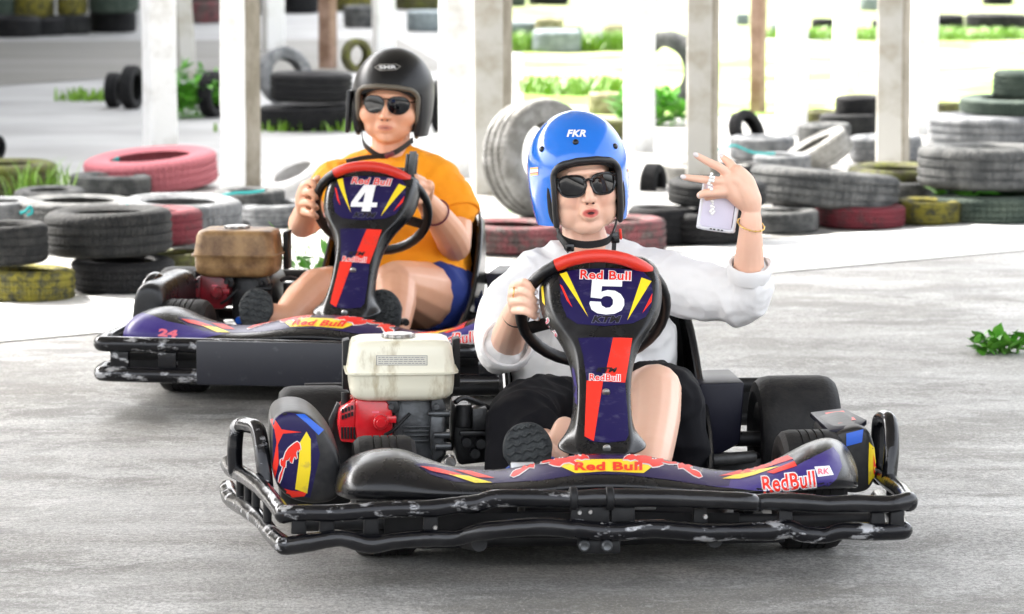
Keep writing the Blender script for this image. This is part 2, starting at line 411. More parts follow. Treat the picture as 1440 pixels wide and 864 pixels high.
# pedals
for x, y in ((735,660),(905,668)):
    g = G(); p = P(x,y,.36); g.box(p+V((0,0,-.03)), V((.05,.012,.09)), Matrix.Rotation(R(-15),3,'X'), .003); g.tube([p+V((0,.01,-.06)), p+V((0,.05,-.12))], .008); sh(g.build('pedal', M['steel'], kart5))
# ---- seat shell
def seat():
    prof = []; cx = P(842,560,1.2).x
    for z, w, yb_, yf, wl in ((.075,.15,1.22,.80,1),(.09,.19,1.27,.76,1),(.14,.215,1.31,.86,1),(.20,.225,1.335,.99,1),(.27,.225,1.36,1.10,1),(.34,.222,1.38,1.18,1),(.395,.215,1.40,1.24,1),(.42,.20,1.405,1.30,1)):
        pts = []
        for k in range(25):
            t = -1+2*k/24; a = abs(t)
            if a > .5: q = (a-.5)/.5; x = math.copysign(w,t); y = yb_-.09+(yf-yb_+.09)*q
            else: th = (a/.5)*math.pi/2; x = math.copysign(w*math.sin(th)**.8 if th else 0, t); y = yb_-.09*(1-math.cos(th)**.8 if th<math.pi/2 else 1)
            pts.append(V((cx+x,y,z)))
        prof.append(pts)
    g = G(); g.loft(prof, closed=False, cap=False); g._f([v for v in list(g.bm.verts)[:25]])
    o = g.build('seat', M['seat'], kart5, sharp=60)
    md = o.modifiers.new('s','SOLIDIFY'); md.thickness = .008; md.offset = 0
    md = o.modifiers.new('b','BEVEL'); md.width = .003; md.segments = 2; md.limit_method = 'ANGLE'
    g = G(); rim = [p[0] for p in prof]+prof[-1][1:-1]+[p[-1] for p in prof][::-1]
    g.tube(rim, .009, n=8, sm=2); g.build('seat_rim', M['seat'], o)
    return sh(o)
seat()
# ---- heat shield box on the far side
g = G(); g.slab([P(983,540,1.02),P(1047,538,1.02),P(1041,624,1.02),P(1012,640,1.02),P(985,640,1.02)], (0,.22,0), .006)
sh(g.build('radiator_cover', M['navy_tint'], kart5))
g = G(); g.tube([P(1000,648,.9),P(1060,642,.95)], .014); g.box(P(1030,655,1.0), V((.14,.1,.05)), bev=.01); sh(g.build('exhaust', M['alu_dark'], kart5))
# ---- steering wheel
wc = P(834,435,.71); nrm = V((0,math.cos(R(36)),math.sin(R(36)))); wx = V((1,0,0)); wy = nrm.cross(wx); wy = wy if wy.z > 0 else -wy
WR = .159
def rim(a, r=WR): return wc + wx*math.cos(R(a))*r + wy*math.sin(R(a))*r
g = G()
g.tube([rim(a) for a in range(124, 124+360-80+1, 10)], .0138, sm=1, n=14, dome=False)
sw = g.build('steering_wheel', M['wheelgrip'], kart5)
g = G(); g.tube([rim(a) for a in range(44, 125, 8)], .0145, sm=1, n=14); g.build('red_grip', M['wheelred'], sw)
g = G()
for a in (90, 200, 340): g.box((wc+rim(a))/2+nrm*-.005, V((WR,.035,.004)), Matrix((wx*math.cos(R(a))+wy*math.sin(R(a)), nrm.cross(wx*math.cos(R(a))+wy*math.sin(R(a))), nrm)).transposed(), .001)
g.cyl(wc-nrm*.03, wc+nrm*.01, .035); g.build('spokes', M['alu_dark'], sw)
sh(sw)
# ---- stickers
D = Decals([nose], INV5)
D.poly([(584,653),(600,652),(640,659),(700,663),(750,655),(800,641),(815,638),(812,668),(760,676),(690,680),(640,678),(606,668)], M['navy'])
D.poly([(880,638),(900,638),(950,650),(1000,662),(1045,664),(1085,652),(1112,643),(1120,655),(1150,640),(1172,629),(1180,640),(1184,656),(1176,674),(1160,688),(1120,693),(1060,690),(1000,684),(940,675),(882,668)], M['purple'])
D.poly([(880,638),(900,638),(950,650),(1000,662),(1030,664),(1025,684),(1000,684),(940,675),(882,668)], M['navy'], .001)
D.poly([(808,637),(890,637),(895,668),(850,667.5),(800,668)], M['navy'], .0009)
D.poly([(782,654),(800,648),(828,646.5),(878,646.5),(905,648),(926,650.5),(905,666),(880,665),(850,663.5),(830,665),(809,666)], M['yellow'], .0016)
D.text('Red Bull', (808,651,903,663), M['red'], .0024, bold=.035)
bull = [(745,92),(756,74),(770,66),(792,60),(800,50),(768,44),(758,36),(760,27),(785,24),(792,33),(812,27),(840,10),(880,1),(930,-4),(980,-8),(1030,-10),(1070,-2),(1085,8),(1092,18),(1072,16),(1060,22),(1040,16),(1024,24),(1040,40),(1028,42),(1004,32),(978,36),(962,50),(935,46),(914,38),(925,28),(890,36),(852,36),(848,56),(828,54),(816,62),(802,72),(782,86),(758,96)]
def outl(P_, d):
    out = []; n = len(P_); ar = sum(P_[i-1][0]*P_[i][1]-P_[i][0]*P_[i-1][1] for i in range(n)); sg = 1 if ar > 0 else -1
    for i in range(n):
        t = V((P_[(i+1)%n][0]-P_[i-1][0], P_[(i+1)%n][1]-P_[i-1][1])); t = t.normalized() if t.length else V((1,0)); out.append((P_[i][0]+t.y*d*sg, P_[i][1]-t.x*d*sg))
    return out
bl = [(480+x/3.13, 641+y/3.13) for x,y in bull]
br = [(1704-x+1, y+1) for x,y in bl]
for b in (bl, br):
    D.poly(outl(b,1.5), M['white'], .0020, 5); D.poly(b, M['red'], .0028, 5)
D.poly([(1011,670),(1058,657),(1108,641),(1116,646),(1060,664),(1030,669)], M['red'], .0018)
D.poly([(1078,665),(1117,649),(1121,656),(1088,667)], M['red'], .0018)
D.poly([(1015,674),(1047,664),(1098,656),(1060,669),(1040,674)], M['yellow'], .0018)
D.text('RedBull', (1072,667,1146,689), M['red'], .0018, bold=.02, rot=-7, outline=M['white'], obold=.075)
D.poly([(1145,657),(1166,655.5),(1172,668),(1150,671)], M['white'], .0016)
D.text('RK', (1150,659.5,1166,667.5), M['pink'], .0022, bold=.03, rot=-4)
D.poly([(590,656),(612,658),(650,668),(634,669),(606,663)], M['red'], .0018)
D.poly([(637,661),(662,663),(696,673),(672,672)], M['red'], .0018)
D.poly([(628,667),(659,670),(692,679.5),(668,680)], M['yellow'], .0018)
D.build('sponsor_sticker', nose)
D = Decals([fair], INV5)
D.poly([(787,394),(795,382),(820,378.5),(850,377.5),(882,379),(905,383),(915,393),(918,412),(916,430),(908,446),(890,455),(850,459),(812,456),(797,446),(789,426)], M['navy'], .0008)
D.poly([(787,386),(797,383),(827,446)], M['yellow'], .0016); D.poly([(787,400),(791,403),(805,433),(797,423)], M['red'], .0016)
D.poly([(902,391),(916,396),(882,451)], M['yellow'], .0016); D.poly([(917,413),(916,425),(903,441)], M['red'], .0016)
D.text('Red Bull', (816,381.5,887,394), M['red'], .0016, bold=.02, rot=2, outline=M['white'], obold=.075)
M['inkedge'] = mat('faded_blue_outline', (.16,.15,.27), .4)
D.text('KTM', (832,444.5,874,454.5), M['inkblack'], .0018, bold=.05, shear=.3, outline=M['inkedge'], obold=.085)
D.build('number_panel', fair)
D = Decals([fair], INV5)
D.poly([(813,476),(832,475),(870,475),(889,476),(882,520),(879,540),(882,575),(884,612),(880,620),(855,623),(830,621),(822,614),(825,560),(825,535),(820,500)], M['navy'], .0008)
D.poly([(862,475.4),(889,476),(882,520),(879,538.5),(849,537)], M['red'], .0015); D.poly([(825,535.6),(848,536.5),(835,621),(822,614)], M['red'], .0015)
D.text('KTM', (838,517.5,868,524.5), M['inkblack'], .0022, bold=.05, shear=.3)
D.text('RedBull', (829,527,872,536), M['red'], .0021, bold=.02, rot=2, outline=M['white'], obold=.08)
D.poly([(770,478),(776,484),(796,505),(808,520),(812,545),(812,570),(805,560),(795,530),(778,508),(766,490)], M['purple'], .001)
D.poly([(928,478),(934,484),(918,508),(902,532),(896,560),(891,570),(891,545),(896,520),(906,505)], M['purple'], .001)
D.poly([(761,404),(764,402),(767,430),(763,425)], M['yellow'], .001)
D.text('RedBull', (753,463,797,477), M['pink'], .0018, bold=.02, rot=62, outline=M['white'], obold=.08)
D.text('RedBull', (902,472,942,484), M['pink'], .0018, bold=.02, rot=-62, outline=M['white'], obold=.08)
D.build('stripe_sticker', fair)
SHOWNUM = {}
D = Decals([fair], INV5)
def zz(pts): return [(740+x/2.786, 350+y/2.786) for x,y in pts]
five = [(258,121),(376,125),(375,150),(297,148),(294,170),(318,163),(348,166),(370,179),(383,199),(384,222),(373,243),(346,256),(312,259),(278,254),(256,240),(247,216),(250,207),(292,209),(296,224),(312,233),(328,231),(339,219),(340,202),(331,189),(316,186),(302,189),(294,197),(252,192)]
D.poly(zz(five), M['white'], .0018, 5); num5 = D.build('number', fair)
D = Decals([fair], INV5)
four = [(833,395),(862,395),(862,426),(870,426),(870,435),(862,435),(862,443),(846,443),(846,435),(826,435),(826,426)]
D.poly([(840,395),(862,394),(862,426.5),(872,426.5),(872,435),(862,435),(862,443),(846,443),(846,435),(824,435),(824,427)], M['white'], .0018, 5)
D.poly([(846,408),(846,426.5),(836,426.5)], M['navy'], .0024, 5); num4 = D.build('number', fair)
D = Decals([podL], INV5)
D.poly([(384,590),(400,580),(418,582),(440,592),(450,640),(436,700),(408,694),(390,680),(384,650)], M['navy'], .0008)
D.poly([(431,607),(437,618),(437,660),(432,694),(415,688),(420,650),(422,622)], M['yellow'], .0016)
D.poly([(379,586),(388,592),(396,604),(424,608),(398,610),(391,625),(392,650),(387,674),(384,655),(389,622),(386,604)], M['red'], .0016)
D.poly([(389,684),(410,690),(432,692),(428,698),(405,700)], M['red'], .0016)
pb = [(393+(x-745)/347*29+(45-y)*.02, 624+(y+12)/110*52+(x-900)*-.03) for x,y in bull]
D.poly(outl(pb,1.2), M['white'], .0022, 5); D.poly(pb, M['red'], .003, 5)
D.poly([(416,583),(428,583),(455,605),(448,612),(432,596)], M['bluestrap'], .0016)
D.build('pod_sticker', podL)
D = Decals([podR], INV5)
D.poly([(1222,622),(1229,630),(1231,650),(1228,680),(1221,692),(1221,655)], M['yellow'], .0014)
D.poly([(1228,638),(1233,642),(1233,670),(1228,676)], M['red'], .002)
D.poly([(1190,610),(1214,604),(1212,622),(1190,628)], M['bluestrap'], .0012)
D.build('pod_sticker', podR)
D = Decals([o for o in podR.children if o.name.startswith('pod_top')], INV5)
for q in ([(1160,582),(1186,579),(1190,583),(1164,586)],[(1173,585),(1180,584),(1186,596),(1179,597)],[(1168,591),(1200,588),(1204,592),(1172,595)]): D.poly(q, M['red'], .003, 4)

D.build('pod_sticker', podR)
# ---- engine (same shape on both karts, painted differently)
def engine(parent, K, tank, red, block, withlabel):
    e = empty('engine', (0,0,0)); e.parent = parent; ly = .86; c = K5(563,516,ly); s = (7.3+ly)/FPX
    g = G(); b = bmesh.new()                                        # tank
    def ring(z, hx, hy, r=.03):
        pts = []
        for sx, sy, a0 in ((1,-1,-90),(1,1,0),(-1,1,90),(-1,-1,180)):
            for k in range(6):
                a = R(a0+k*18); pts.append(c+V((sx*(hx-r)+math.cos(a)*r, sy*(hy-r)+math.sin(a)*r, z)))
        return pts
    hx = 76*s; hy = .085
    T = []
    for z, q in ((-43,.72),(-40,.86),(-33,.945),(-22,.965),(-7,.975),(-4,1.0),(-3.9,1.045),(-1,1.05),(-.9,1.0),(4,.985),(20,.955),(33,.93),(39,.89),(42,.80),(43,.6)):
        T.append(ring(z*s, hx*q, hy*q))
    g.loft(T); tk = g.build('fuel_tank', tank, e, sharp=50)
    g = G(); g.cyl(c+V((-.005,0,43*s)), c+V((-.005,0,48*s)), .033, 24)
    for k in range(10):
        a = k*.628; g.cyl(c+V((-.005+.034*math.cos(a),.034*math.sin(a),43.5*s)), c+V((-.005+.034*math.cos(a),.034*math.sin(a),47.5*s)), .005, 6)
    g.build('fuel_cap', M['steel'], tk)
    if withlabel:
        D = Decals([tk], INV5); D.poly([(529,500),(601,500),(601,514),(529,514)], M['labelgrey'], .0006, 9)
        D.poly([(530,500.8),(600.2,500.8),(600.2,513.2),(530,513.2)], M['tanklabel'], .0010, 9)
        random.seed(3)
        for r_ in range(4):
            x = 532
            while x < 597:
                w = random.uniform(2,7); D.poly([(x,502.3+r_*2.8),(min(x+w,598),502.3+r_*2.8),(min(x+w,598),503.3+r_*2.8),(x,503.3+r_*2.8)], M['labelgrey'], .0014, 9); x += w+1.2
        D.build('warning_label', tk)
    g = G()                                                          # dark brackets either side of the tank
    for x0, x1, y0, y1 in ((482,492,480,548),(637,647,478,545)):
        g.slab([K5(x0,y0,ly+.04),K5(x1,y0-2,ly+.04),K5(x1,y1,ly+.04),K5(x0,y1,ly+.04)], (0,.05,0), .002)
    g.tube([K5(486,552,ly),K5(486,600,ly)], .01); g.build('tank_bracket', M['black'], e, split=True)
    g = G()                                                          # recoil starter cover
    rc = K5(514,592,ly-.02); ax = V((-.85,-.52,0)).normalized()
    outl_ = []; 
    g.slab([K5(x,y,ly-.06) for x,y in ((500,562),(543,563),(552,578),(553,612),(545,622),(502,624),(499,600))], (0,.12,0), .008)
    cov = g.build('recoil_cover', red, e, sharp=35)
    g = G(); g.slab([K5(x,y,ly-.05) for x,y in ((477,578),(500,562),(500,624),(479,622),(475,600))], (0,.11,0), .006)
    gr = g.build('grille', red, cov, sharp=35)
    g = G()
    for r_ in range(2):
        for k in range(4): 
            x = 480.5+k*4.4; y = 572+r_*9 - k*1.6+3; g.box(K5(x+1.5,y+3,ly-.053), V((.0048,.006,.009)))
    for k in range(5): 
        x = 479.5+k*4.3; g.box(K5(x+1.5,609,ly-.053), V((.004,.006,.026)))
    g.build('grille_slot', M['inkblack'], gr, split=True)
    g = G(); p = K5(535,592,ly-.06); g.cyl(p+V((0,.01,0)), p-V((0,.028,0)), .017, 20); g.cyl(p-V((0,.02,0)), p-V((0,.036,0)), .011, 16)
    g.box(p+V((.02,-.006,.004)), V((.03,.014,.016)), bev=.003); g.build('choke_knob', red, cov)
    D = Decals([cov], INV5); D.poly([(523,578.5),(533,578.5),(533,581),(523,581)], M['pink'], .001); D.build('maker_badge', cov)
    g = G()                                                          # crankcase block
    g.slab([K5(x,y,ly-.02) for x,y in ((553,572),(560,560),(620,558),(628,572),(628,640),(618,655),(566,655),(553,640))], (0,.2,0), .008)
    for y in (600,606,612,620): g.box(K5(592,y,ly-.024), V((.078,.014,.004)), bev=.001)
    g.slab([K5(x,y,ly-.05) for x,y in ((606,578),(622,574),(626,590),(624,640),(610,650),(604,620))], (0,.05,0), .004)
    for x, y, w in ((620,582,.012),(620,612,.012),(622,628,.014),(612,582,.01)):
        p = K5(x,y,ly-.05); g.cyl(p-V((.016,0,0)), p+V((.02,0,0)), w*.62, 14)
    for x, y in ((549,556),(613,556)):
        g.slab([K5(x+dx,y+dy,ly-.05) for dx,dy in ((-5,0),(7,0),(14,18),(10,26),(-4,26),(-7,14))], (0,.03,0), .003)
        p = K5(x+1,y+16,ly-.056); g.cyl(p+V((0,.01,0)), p-V((0,.008,0)), .007, 8)
    g.slab([K5(x,y,ly+.0) for x,y in ((553,590),(566,586),(572,600),(572,640),(556,640))], (0,.06,0), .004)
    bk = g.build('engine_block', block, e, sharp=35)
    g = G(); g.tube([K5(576,582,ly-.06),K5(566,592,ly-.07),K5(552,606,ly-.075),K5(541,612,ly-.07)], .004, n=8); g.build('ignition_lead', M['black'], bk)
    g = G(); p = K5(633,650,ly-.06); g.cyl(p+V((0,.03,0)), p-V((0,.005,0)), .013, 16); g.box(p-V((0,.006,0)), V((.022,.004,.004)), Matrix.Rotation(R(35),3,'Y')); g.build('drain_plug', M['steel'], bk)
    g = G()                                                          # air filter, carburettor, clutch cover further right
    g.slab([K5(x,y,ly+.03) for x,y in ((640,572),(662,570),(664,600),(690,606),(692,650),(645,655),(638,620))], (0,.16,0), .008)
    p = K5(652,582,ly+.02); g.cyl(p-V((0,0,.03)), p+V((0,0,.022)), .018, 18)
    g.box(K5(674,588,ly+.01), V((.034,.05,.05)), bev=.004); g.box(K5(668,609,ly+.0), V((.07,.02,.01)), bev=.002)
    for x, y in ((656,622),(676,624),(668,638)): 
        p = K5(x,y,ly+.01); g.cyl(p+V((0,.04,0)), p-V((0,.012,0)), .012, 14)
    g.tube([K5(640,566,ly),K5(655,560,ly+.02),K5(690,575,ly+.05)], .006, n=8)
    g.build('carburettor', M['alu_dark'], e, sharp=35)
    g = G(); p = K5(476,585,ly+.0); g.slab([K5(x,y,ly+.0) for x,y in ((462,592),(474,566),(479,570),(470,600),(466,612))], (0,.02,0), .003); g.build('pull_handle', M['alu_dark'], e)
    return e
M['labelgrey'] = mat('label_print', (.22,.22,.22), .5); M['tanklabel'] = mat('tank_label', (.60,.58,.50), .4)
engine(kart5, K5, M['tank'], M['redpaint'], M['alu'], True)
e4 = engine(kart4, K5, M['tank_rust'], M['redpaint_old'], M['alu_dark'], False)
# ---- front bumper, near kart: battered double tube
bump5 = empty('front_bumper', (0,0,0)); bump5.parent = kart5
def dent(P_, r, jit):
    return [p+V((0,random.uniform(-.004,.004),random.uniform(-.0025,.0025))) for p in P_], [r*random.uniform(1-jit,1+jit) for _ in P_]
random.seed(11)
up = [P(x,y,l) for x,y,l in ((398,724,.02),(420,722,.0),(470,722,-.005),(520,718,.0),(560,717,-.012),(610,714,0),(640,712,-.005),(672,707,-.02),(700,703,-.03),(760,702,-.03),(806,701,-.03))]
p_, r_ = dent(up, .0182, .07); g = G(); g.tube(p_, r_, 14, 5, jit=.03, dome=True); g.build('upper_tube', M['tube_bright'], bump5)
up2 = [P(x,y,l) for x,y,l in ((806,701,-.03),(850,700,-.03),(930,699,-.03),(1000,703,-.03),(1052,706,-.02),(1062,709,-.005),(1076,706,-.01),(1120,708,-.005),(1160,708,-.0),(1200,710,-.004),(1250,708,0),(1278,706,.02))]
p_, r_ = dent(up2, .0182, .07); g = G(); g.tube(p_, r_, 14, 5, jit=.03, dome=True); g.build('upper_tube', M['tube'], bump5)
lo = [P(x,y,l) for x,y,l in ((402,768,.02),(440,763,0),(480,758,-.005),(520,766,.0),(560,760,-.01),(600,756,0),(640,757,-.004),(664,752,-.02),(690,744,-.03),(760,741,-.03),(806,743,-.03))]
p_, r_ = dent(lo, .0178, .09); g = G(); g.tube(p_, r_, 14, 5, jit=.03, dome=True); g.build('lower_tube', M['tube'], bump5)
lo2 = [P(x,y,l) for x,y,l in ((806,744,-.03),(860,747,-.03),(920,745,-.03),(990,748,-.02),(1030,749,-.01),(1080,747,-.005),(1110,745,.0),(1130,751,-.01),(1160,752,0),(1185,748,-.006),(1230,749,0),(1270,747,.02))]
p_, r_ = dent(lo2, .0182, .11); g = G(); g.tube(p_, r_, 14, 5, jit=.03, dome=True); g.build('lower_tube', M['tube_bright'], bump5)
g = G()
g.slab([P(803,712,-.03),P(857,712,-.03),P(857,736,-.03),P(803,736,-.03)], (0,.012,0), .002); g.slab([P(860,714,-.028),P(893,714,-.028),P(893,734,-.028),P(860,734,-.028)], (0,.012,0), .002)
for x in (420,460,522,606,985,1105,1235,1262): g.slab([P(x-9,716,.0),P(x+9,716,.0),P(x+11,752,.0),P(x-11,752,.0)], (0,.02,0), .003)
g.box(P(845,766,.0), V((.075,.05,.03)), bev=.005)
for x in (806,857): g.lathe([(.0205,-.008),(.024,-.006),(.024,.006),(.0205,.008)], P(x,701,-.03), (1,0,0), 16); 
g.build('centre_bracket', M['black'], bump5, split=True)
g = G()
for x in (821,853): 
    p = P(x,767,-.03); g2 = G(); g2.lathe([(.004,-.012),(.008,-.014),(.0115,-.01),(.0115,.02)], p, (0,1,0), 16); g2.build('tow_pin', M['alu'], bump5)
for x, y in ((815,721),(830,720),(846,738),(612,742),(992,727)): p = P(x,y,-.034); g.lathe([(.0001,-.004),(.004,-.004),(.005,.002)], p, (0,1,0), 8)
g.build('bolt', M['steel'], bump5, split=True)
g = G(); g.tube([P(430,738,.09),P(700,730,.08),P(850,726,.08),P(1050,732,.08),P(1240,730,.09)], .014); g.tube([P(480,748,.12),P(850,748,.1),P(1200,744,.12)], .014)
g.slab([P(540,722,.05),P(1040,722,.05),P(1040,752,.07),P(540,752,.07)], (0,.01,0), .002)
g.build('inner_bar', M['black'], bump5, split=True)
# ---- side bumpers, near kart
for side, A, B_, posts, hoop in (
    ('l', [(398,722,.02),(383,702,.12),(366,684,.26),(350,673,.38),(336,665,.5),(326,660,.58),(322,652,.66)], [(400,768,.02),(384,752,.12),(368,731,.26),(350,717,.38),(334,707,.5),(324,698,.58),(320,688,.66)],
        [(338,666,706,.48),(349,674,716,.4),(360,682,725,.32),(376,694,742,.18)], [(331,662,.5),(330,635,.5),(333,604,.5),(340,598,.48),(352,599,.44),(363,606,.4),(369,640,.36),(374,686,.34)]),
    ('r', [(1278,706,.02),(1268,692,.14),(1254,680,.3),(1240,668,.46),(1234,662,.56)], [(1270,747,.02),(1262,733,.14),(1252,718,.3),(1240,706,.46),(1236,700,.56)],
        [(1266,692,733,.14),(1252,680,718,.3)], [(1236,672,.5),(1235,640,.5),(1236,600,.5),(1239,589,.48),(1246,588,.44),(1252,596,.4),(1254,630,.36),(1250,674,.34)])):
    b = empty('side_bumper', (0,0,0)); b.parent = kart5
    for q, m in ((A,'tube'),(B_,'tube')):
        p_, r_ = dent([P(*t) for t in q], .0185, .08); g = G(); g.tube(p_, r_, 14, 5, dome=True, jit=.02); g.build('side_rail', M['tube_bright'] if side == 'l' and q is B_ else M[m], b)
    g = G()
    for x, y0, y1, l in posts: g.tube([P(x,y0,l),P(x,y1,l)], .009, 10)
    g.build('strut', M['black'], b, split=True)
    g = G(); g.tube([P(*t) for t in hoop], .0165, 14, 5, dome=True); g.build('hoop', M['tube_bright'] if side == 'l' else M['tube'], b)
# ---- copy the shared parts onto the second kart
def clone(o, parent):
    c = o.copy(); COL.objects.link(c); c.parent = parent
    for ch in o.children:
        if ch is num5: continue
        clone(ch, c)
    return c
for o in SHARED:
    if o in (podL, podR): continue
    clone(o, kart4)
for s, cx in ((-1,-.515),(1,.655)):
    g = G(); r = []
    for ly, sc in ((.40,.6),(.402,.9),(.41,1.),(.45,1.04),(.8,1.04),(.86,.9)):
        r.append([V((cx+(x*sc if s < 0 else -x*sc), ly, .17+z*sc)) for x, z in ((-.035,-.11),(-.045,0),(-.038,.10),(-.015,.135),(.03,.13),(.05,.11),(.052,.02),(.045,-.10),(0,-.125))])
    g.loft(r); g.build('side_pod', M['plastic'], kart4, sub=2)
bpy.data.objects.remove(num4) if False else None
for o in list(fair.children):
    if o is num4: num4.parent = None
for c in kart4.children:
    if c.name.startswith('seat'): c.location.x = -.055
f4 = [c for c in kart4.children if c.data and c.data is fair.data][0]
for ch in list(f4.children):
    if ch.data is num4.data: bpy.data.objects.remove(ch)
num4.parent = f4
n4 = [c for c in kart4.children if c.data and c.data is nose.data][0]
D = Decals([nose], INV5)                       # fuller purple wrap and race number on the second kart's nose
D.poly([(484,690),(487,668),(497,652),(510,646),(540,652),(570,662),(606,668),(640,678),(690,681),(640,694),(560,706),(500,706)], M['purple'])
D.text('24', (562,678,598,692), M['pink'], .0016, bold=.06, rot=4)
o = D.build('sponsor_sticker', n4)
# rear kart bumper: straight round tubes with a flat black plate
b4 = empty('front_bumper', (0,0,0)); b4.parent = kart4
Q = K4
def HB(x, z, y): return V((x,y,z))
for z in (.188,.108):
    g = G(); g.tube([HB(-.55,z,.10),HB(-.545,z,.03),HB(-.51,z,0),HB(-.25,z,-.005),HB(.05,z,-.008),HB(.35,z,-.005),HB(.66,z,0),HB(.695,z,.03),HB(.70,z,.10)], .021, 16, 5, dome=True); g.build('bumper_tube', M['tube_bright'] if z < .15 else M['tube_bright'], b4)
g = G(); g.slab([HB(-.275,.205,-.031),HB(.42,.205,-.031),HB(.42,.088,-.031),HB(-.275,.088,-.031)], (0,.012,0), .003); g.build('bumper_plate', M['navyplate'] if 'navyplate' in M else mat('chipped_navy_black_plate', (.006,.007,.014), .4, col2=(.08,.08,.09), nscale=30, namt=.5, contrast=(.62,.75)), b4)
g = G()
for x in (-.49,-.36,.5,.63): g.box(V((x,.004,.148)), V((.05,.02,.06)), bev=.003)
g.build('bumper_bracket', M['tube_bright'], b4, split=True)
g = G(); g.tube([HB(-.5,.15,.09),HB(.5,.15,.09)], .016); g.box(V((0,.1,.13)), V((1.0,.03,.07)), bev=.004); g.build('inner_bar', M['black'], b4)
o_ = .075
for s in (-1,1):
    b = empty('side_bumper', (0,0,0)); b.parent = kart4
    for z in (.185,.105):
        g = G(); g.tube([(o_+s*.625,.08,z),(o_+s*.622,.25,z),(o_+s*.605,.45,z),(o_+s*.59,.62,z)], .019, 12, 4, dome=True); g.build('side_rail', M['tube'], b)
    g = G(); g.tube([(o_+s*.61,.44,.19),(o_+s*.605,.46,.27),(o_+s*.60,.5,.30),(o_+s*.595,.56,.30),(o_+s*.59,.6,.27),(o_+s*.59,.62,.19)], .017, 12, 4, dome=True); g.build('hoop', M['tube'], b)
# ------------------------------------------------------------------ riders
def chain(g, P_, r, n=14, sm=4): g.tube(P_, r, n, sm, dome=True)
def folds(amp, sc, str_=(1,1,1), seed=0.):
    def f(co):
        p = V((co.x*sc*str_[0]+seed, co.y*sc*str_[1]+seed*.7, co.z*sc*str_[2]-seed))
        n1 = noise.noise(p+V((noise.noise(p*.6)*1.2, noise.noise(p*.6+V((5,2,1)))*1.2, 0)))
        n2 = noise.noise(p*2.3+V((9,4,2)))
        return amp*((1-abs(n1)*2.0)**1 *.75 + .3*n2 - .25)
    return f
def head_parts(g, T, chub=1., pucker=True):
    S = T.to_3x3(); ro = S.copy()
    def e(c, r): g.ell(T @ V(c), r, ro, 24, 16)
    e((0,.012,.045), (.072,.090,.085)); e((0,-.018,-.018), (.064*chub,.074,.086)); 
    for s in (-1,1):
        e((s*.034*chub,-.050,-.032), (.032*chub,.034,.038)); e((s*.011,-.094,-.036), (.0085,.010,.008)); e((s*.031,-.072,.004), (.017,.014,.010)); e((s*.070*chub,.005,-.01),(.012,.02,.03))
    e((0,-.030,-.070), (.050*chub,.055,.050)); e((0,-.064,-.099*1.0), (.023,.022,.019))
    g.tube([T@V((0,-.083,.012)), T@V((0,-.096,-.012)), T@V((0,-.106,-.032))], [.0075,.0085,.0115], 12, 4, dome=True)
    g.tube([T@V((-.040,-.070,.026)), T@V((0,-.086,.028)), T@V((.040,-.070,.026))], [.008,.010,.008], 10, 4, dome=True)
    if pucker:
        e((0,-.086,-.066), (.026,.014,.022)); e((0,-.050,-.098), (.040,.034,.024))
        for s in (-1,1): e((s*.040,-.036,-.064), (.034,.040,.044)); e((s*.040,-.054,-.030), (.032,.032,.036))
    else:
        e((0,-.080,-.064), (.030,.014,.022)); e((0,-.098,-.034), (.017,.011,.010))
        for s in (-1,1): e((s*.037,-.036,-.060), (.038,.042,.046))
        e((0,-.050,-.094), (.034,.034,.026))
    if pucker:
        g.tube([T@V((-.0165,-.092,-.0655)), T@V((-.006,-.103,-.0585)), T@V((0,-.103,-.0605)), T@V((.006,-.103,-.0585)), T@V((.0165,-.092,-.0655))], [.003,.0052,.0046,.0052,.003], 10, 4, dome=True)
        g.tube([T@V((-.0155,-.092,-.069)), T@V((0,-.103,-.0775)), T@V((.0155,-.092,-.069))], [.003,.0062,.003], 10, 4, dome=True)
    else:
        g.tube([T@V((-.025,-.084,-.065)), T@V((-.008,-.0935,-.0615)), T@V((0,-.0935,-.063)), T@V((.008,-.0935,-.0615)), T@V((.025,-.084,-.065))], [.003,.004,.004,.004,.003], 10, 4, dome=True)
        g.tube([T@V((-.023,-.083,-.070)), T@V((0,-.092,-.0755)), T@V((.023,-.083,-.070))], [.003,.005,.003], 10, 4, dome=True)
def head_tint(T, w, h, zc, strength=1.):
    inv = T.inverted()
    def f(co):
        p = inv @ co
        if abs(p.x) > .1 or p.y > -.02 or abs(p.z) > .16: return 0.
        t = 0.
        u = (p.x/w)**2 + ((p.z-zc)/h)**2
        if p.y < -.085: t = max(0., min(1., (1.25-u)/.5))*strength
        for s in (-1,1):
            d = ((p.x-s*.040)**2+(p.z+.034)**2)**.5; t = max(t, .12*max(0,1-d/.03))
        return t
    return f
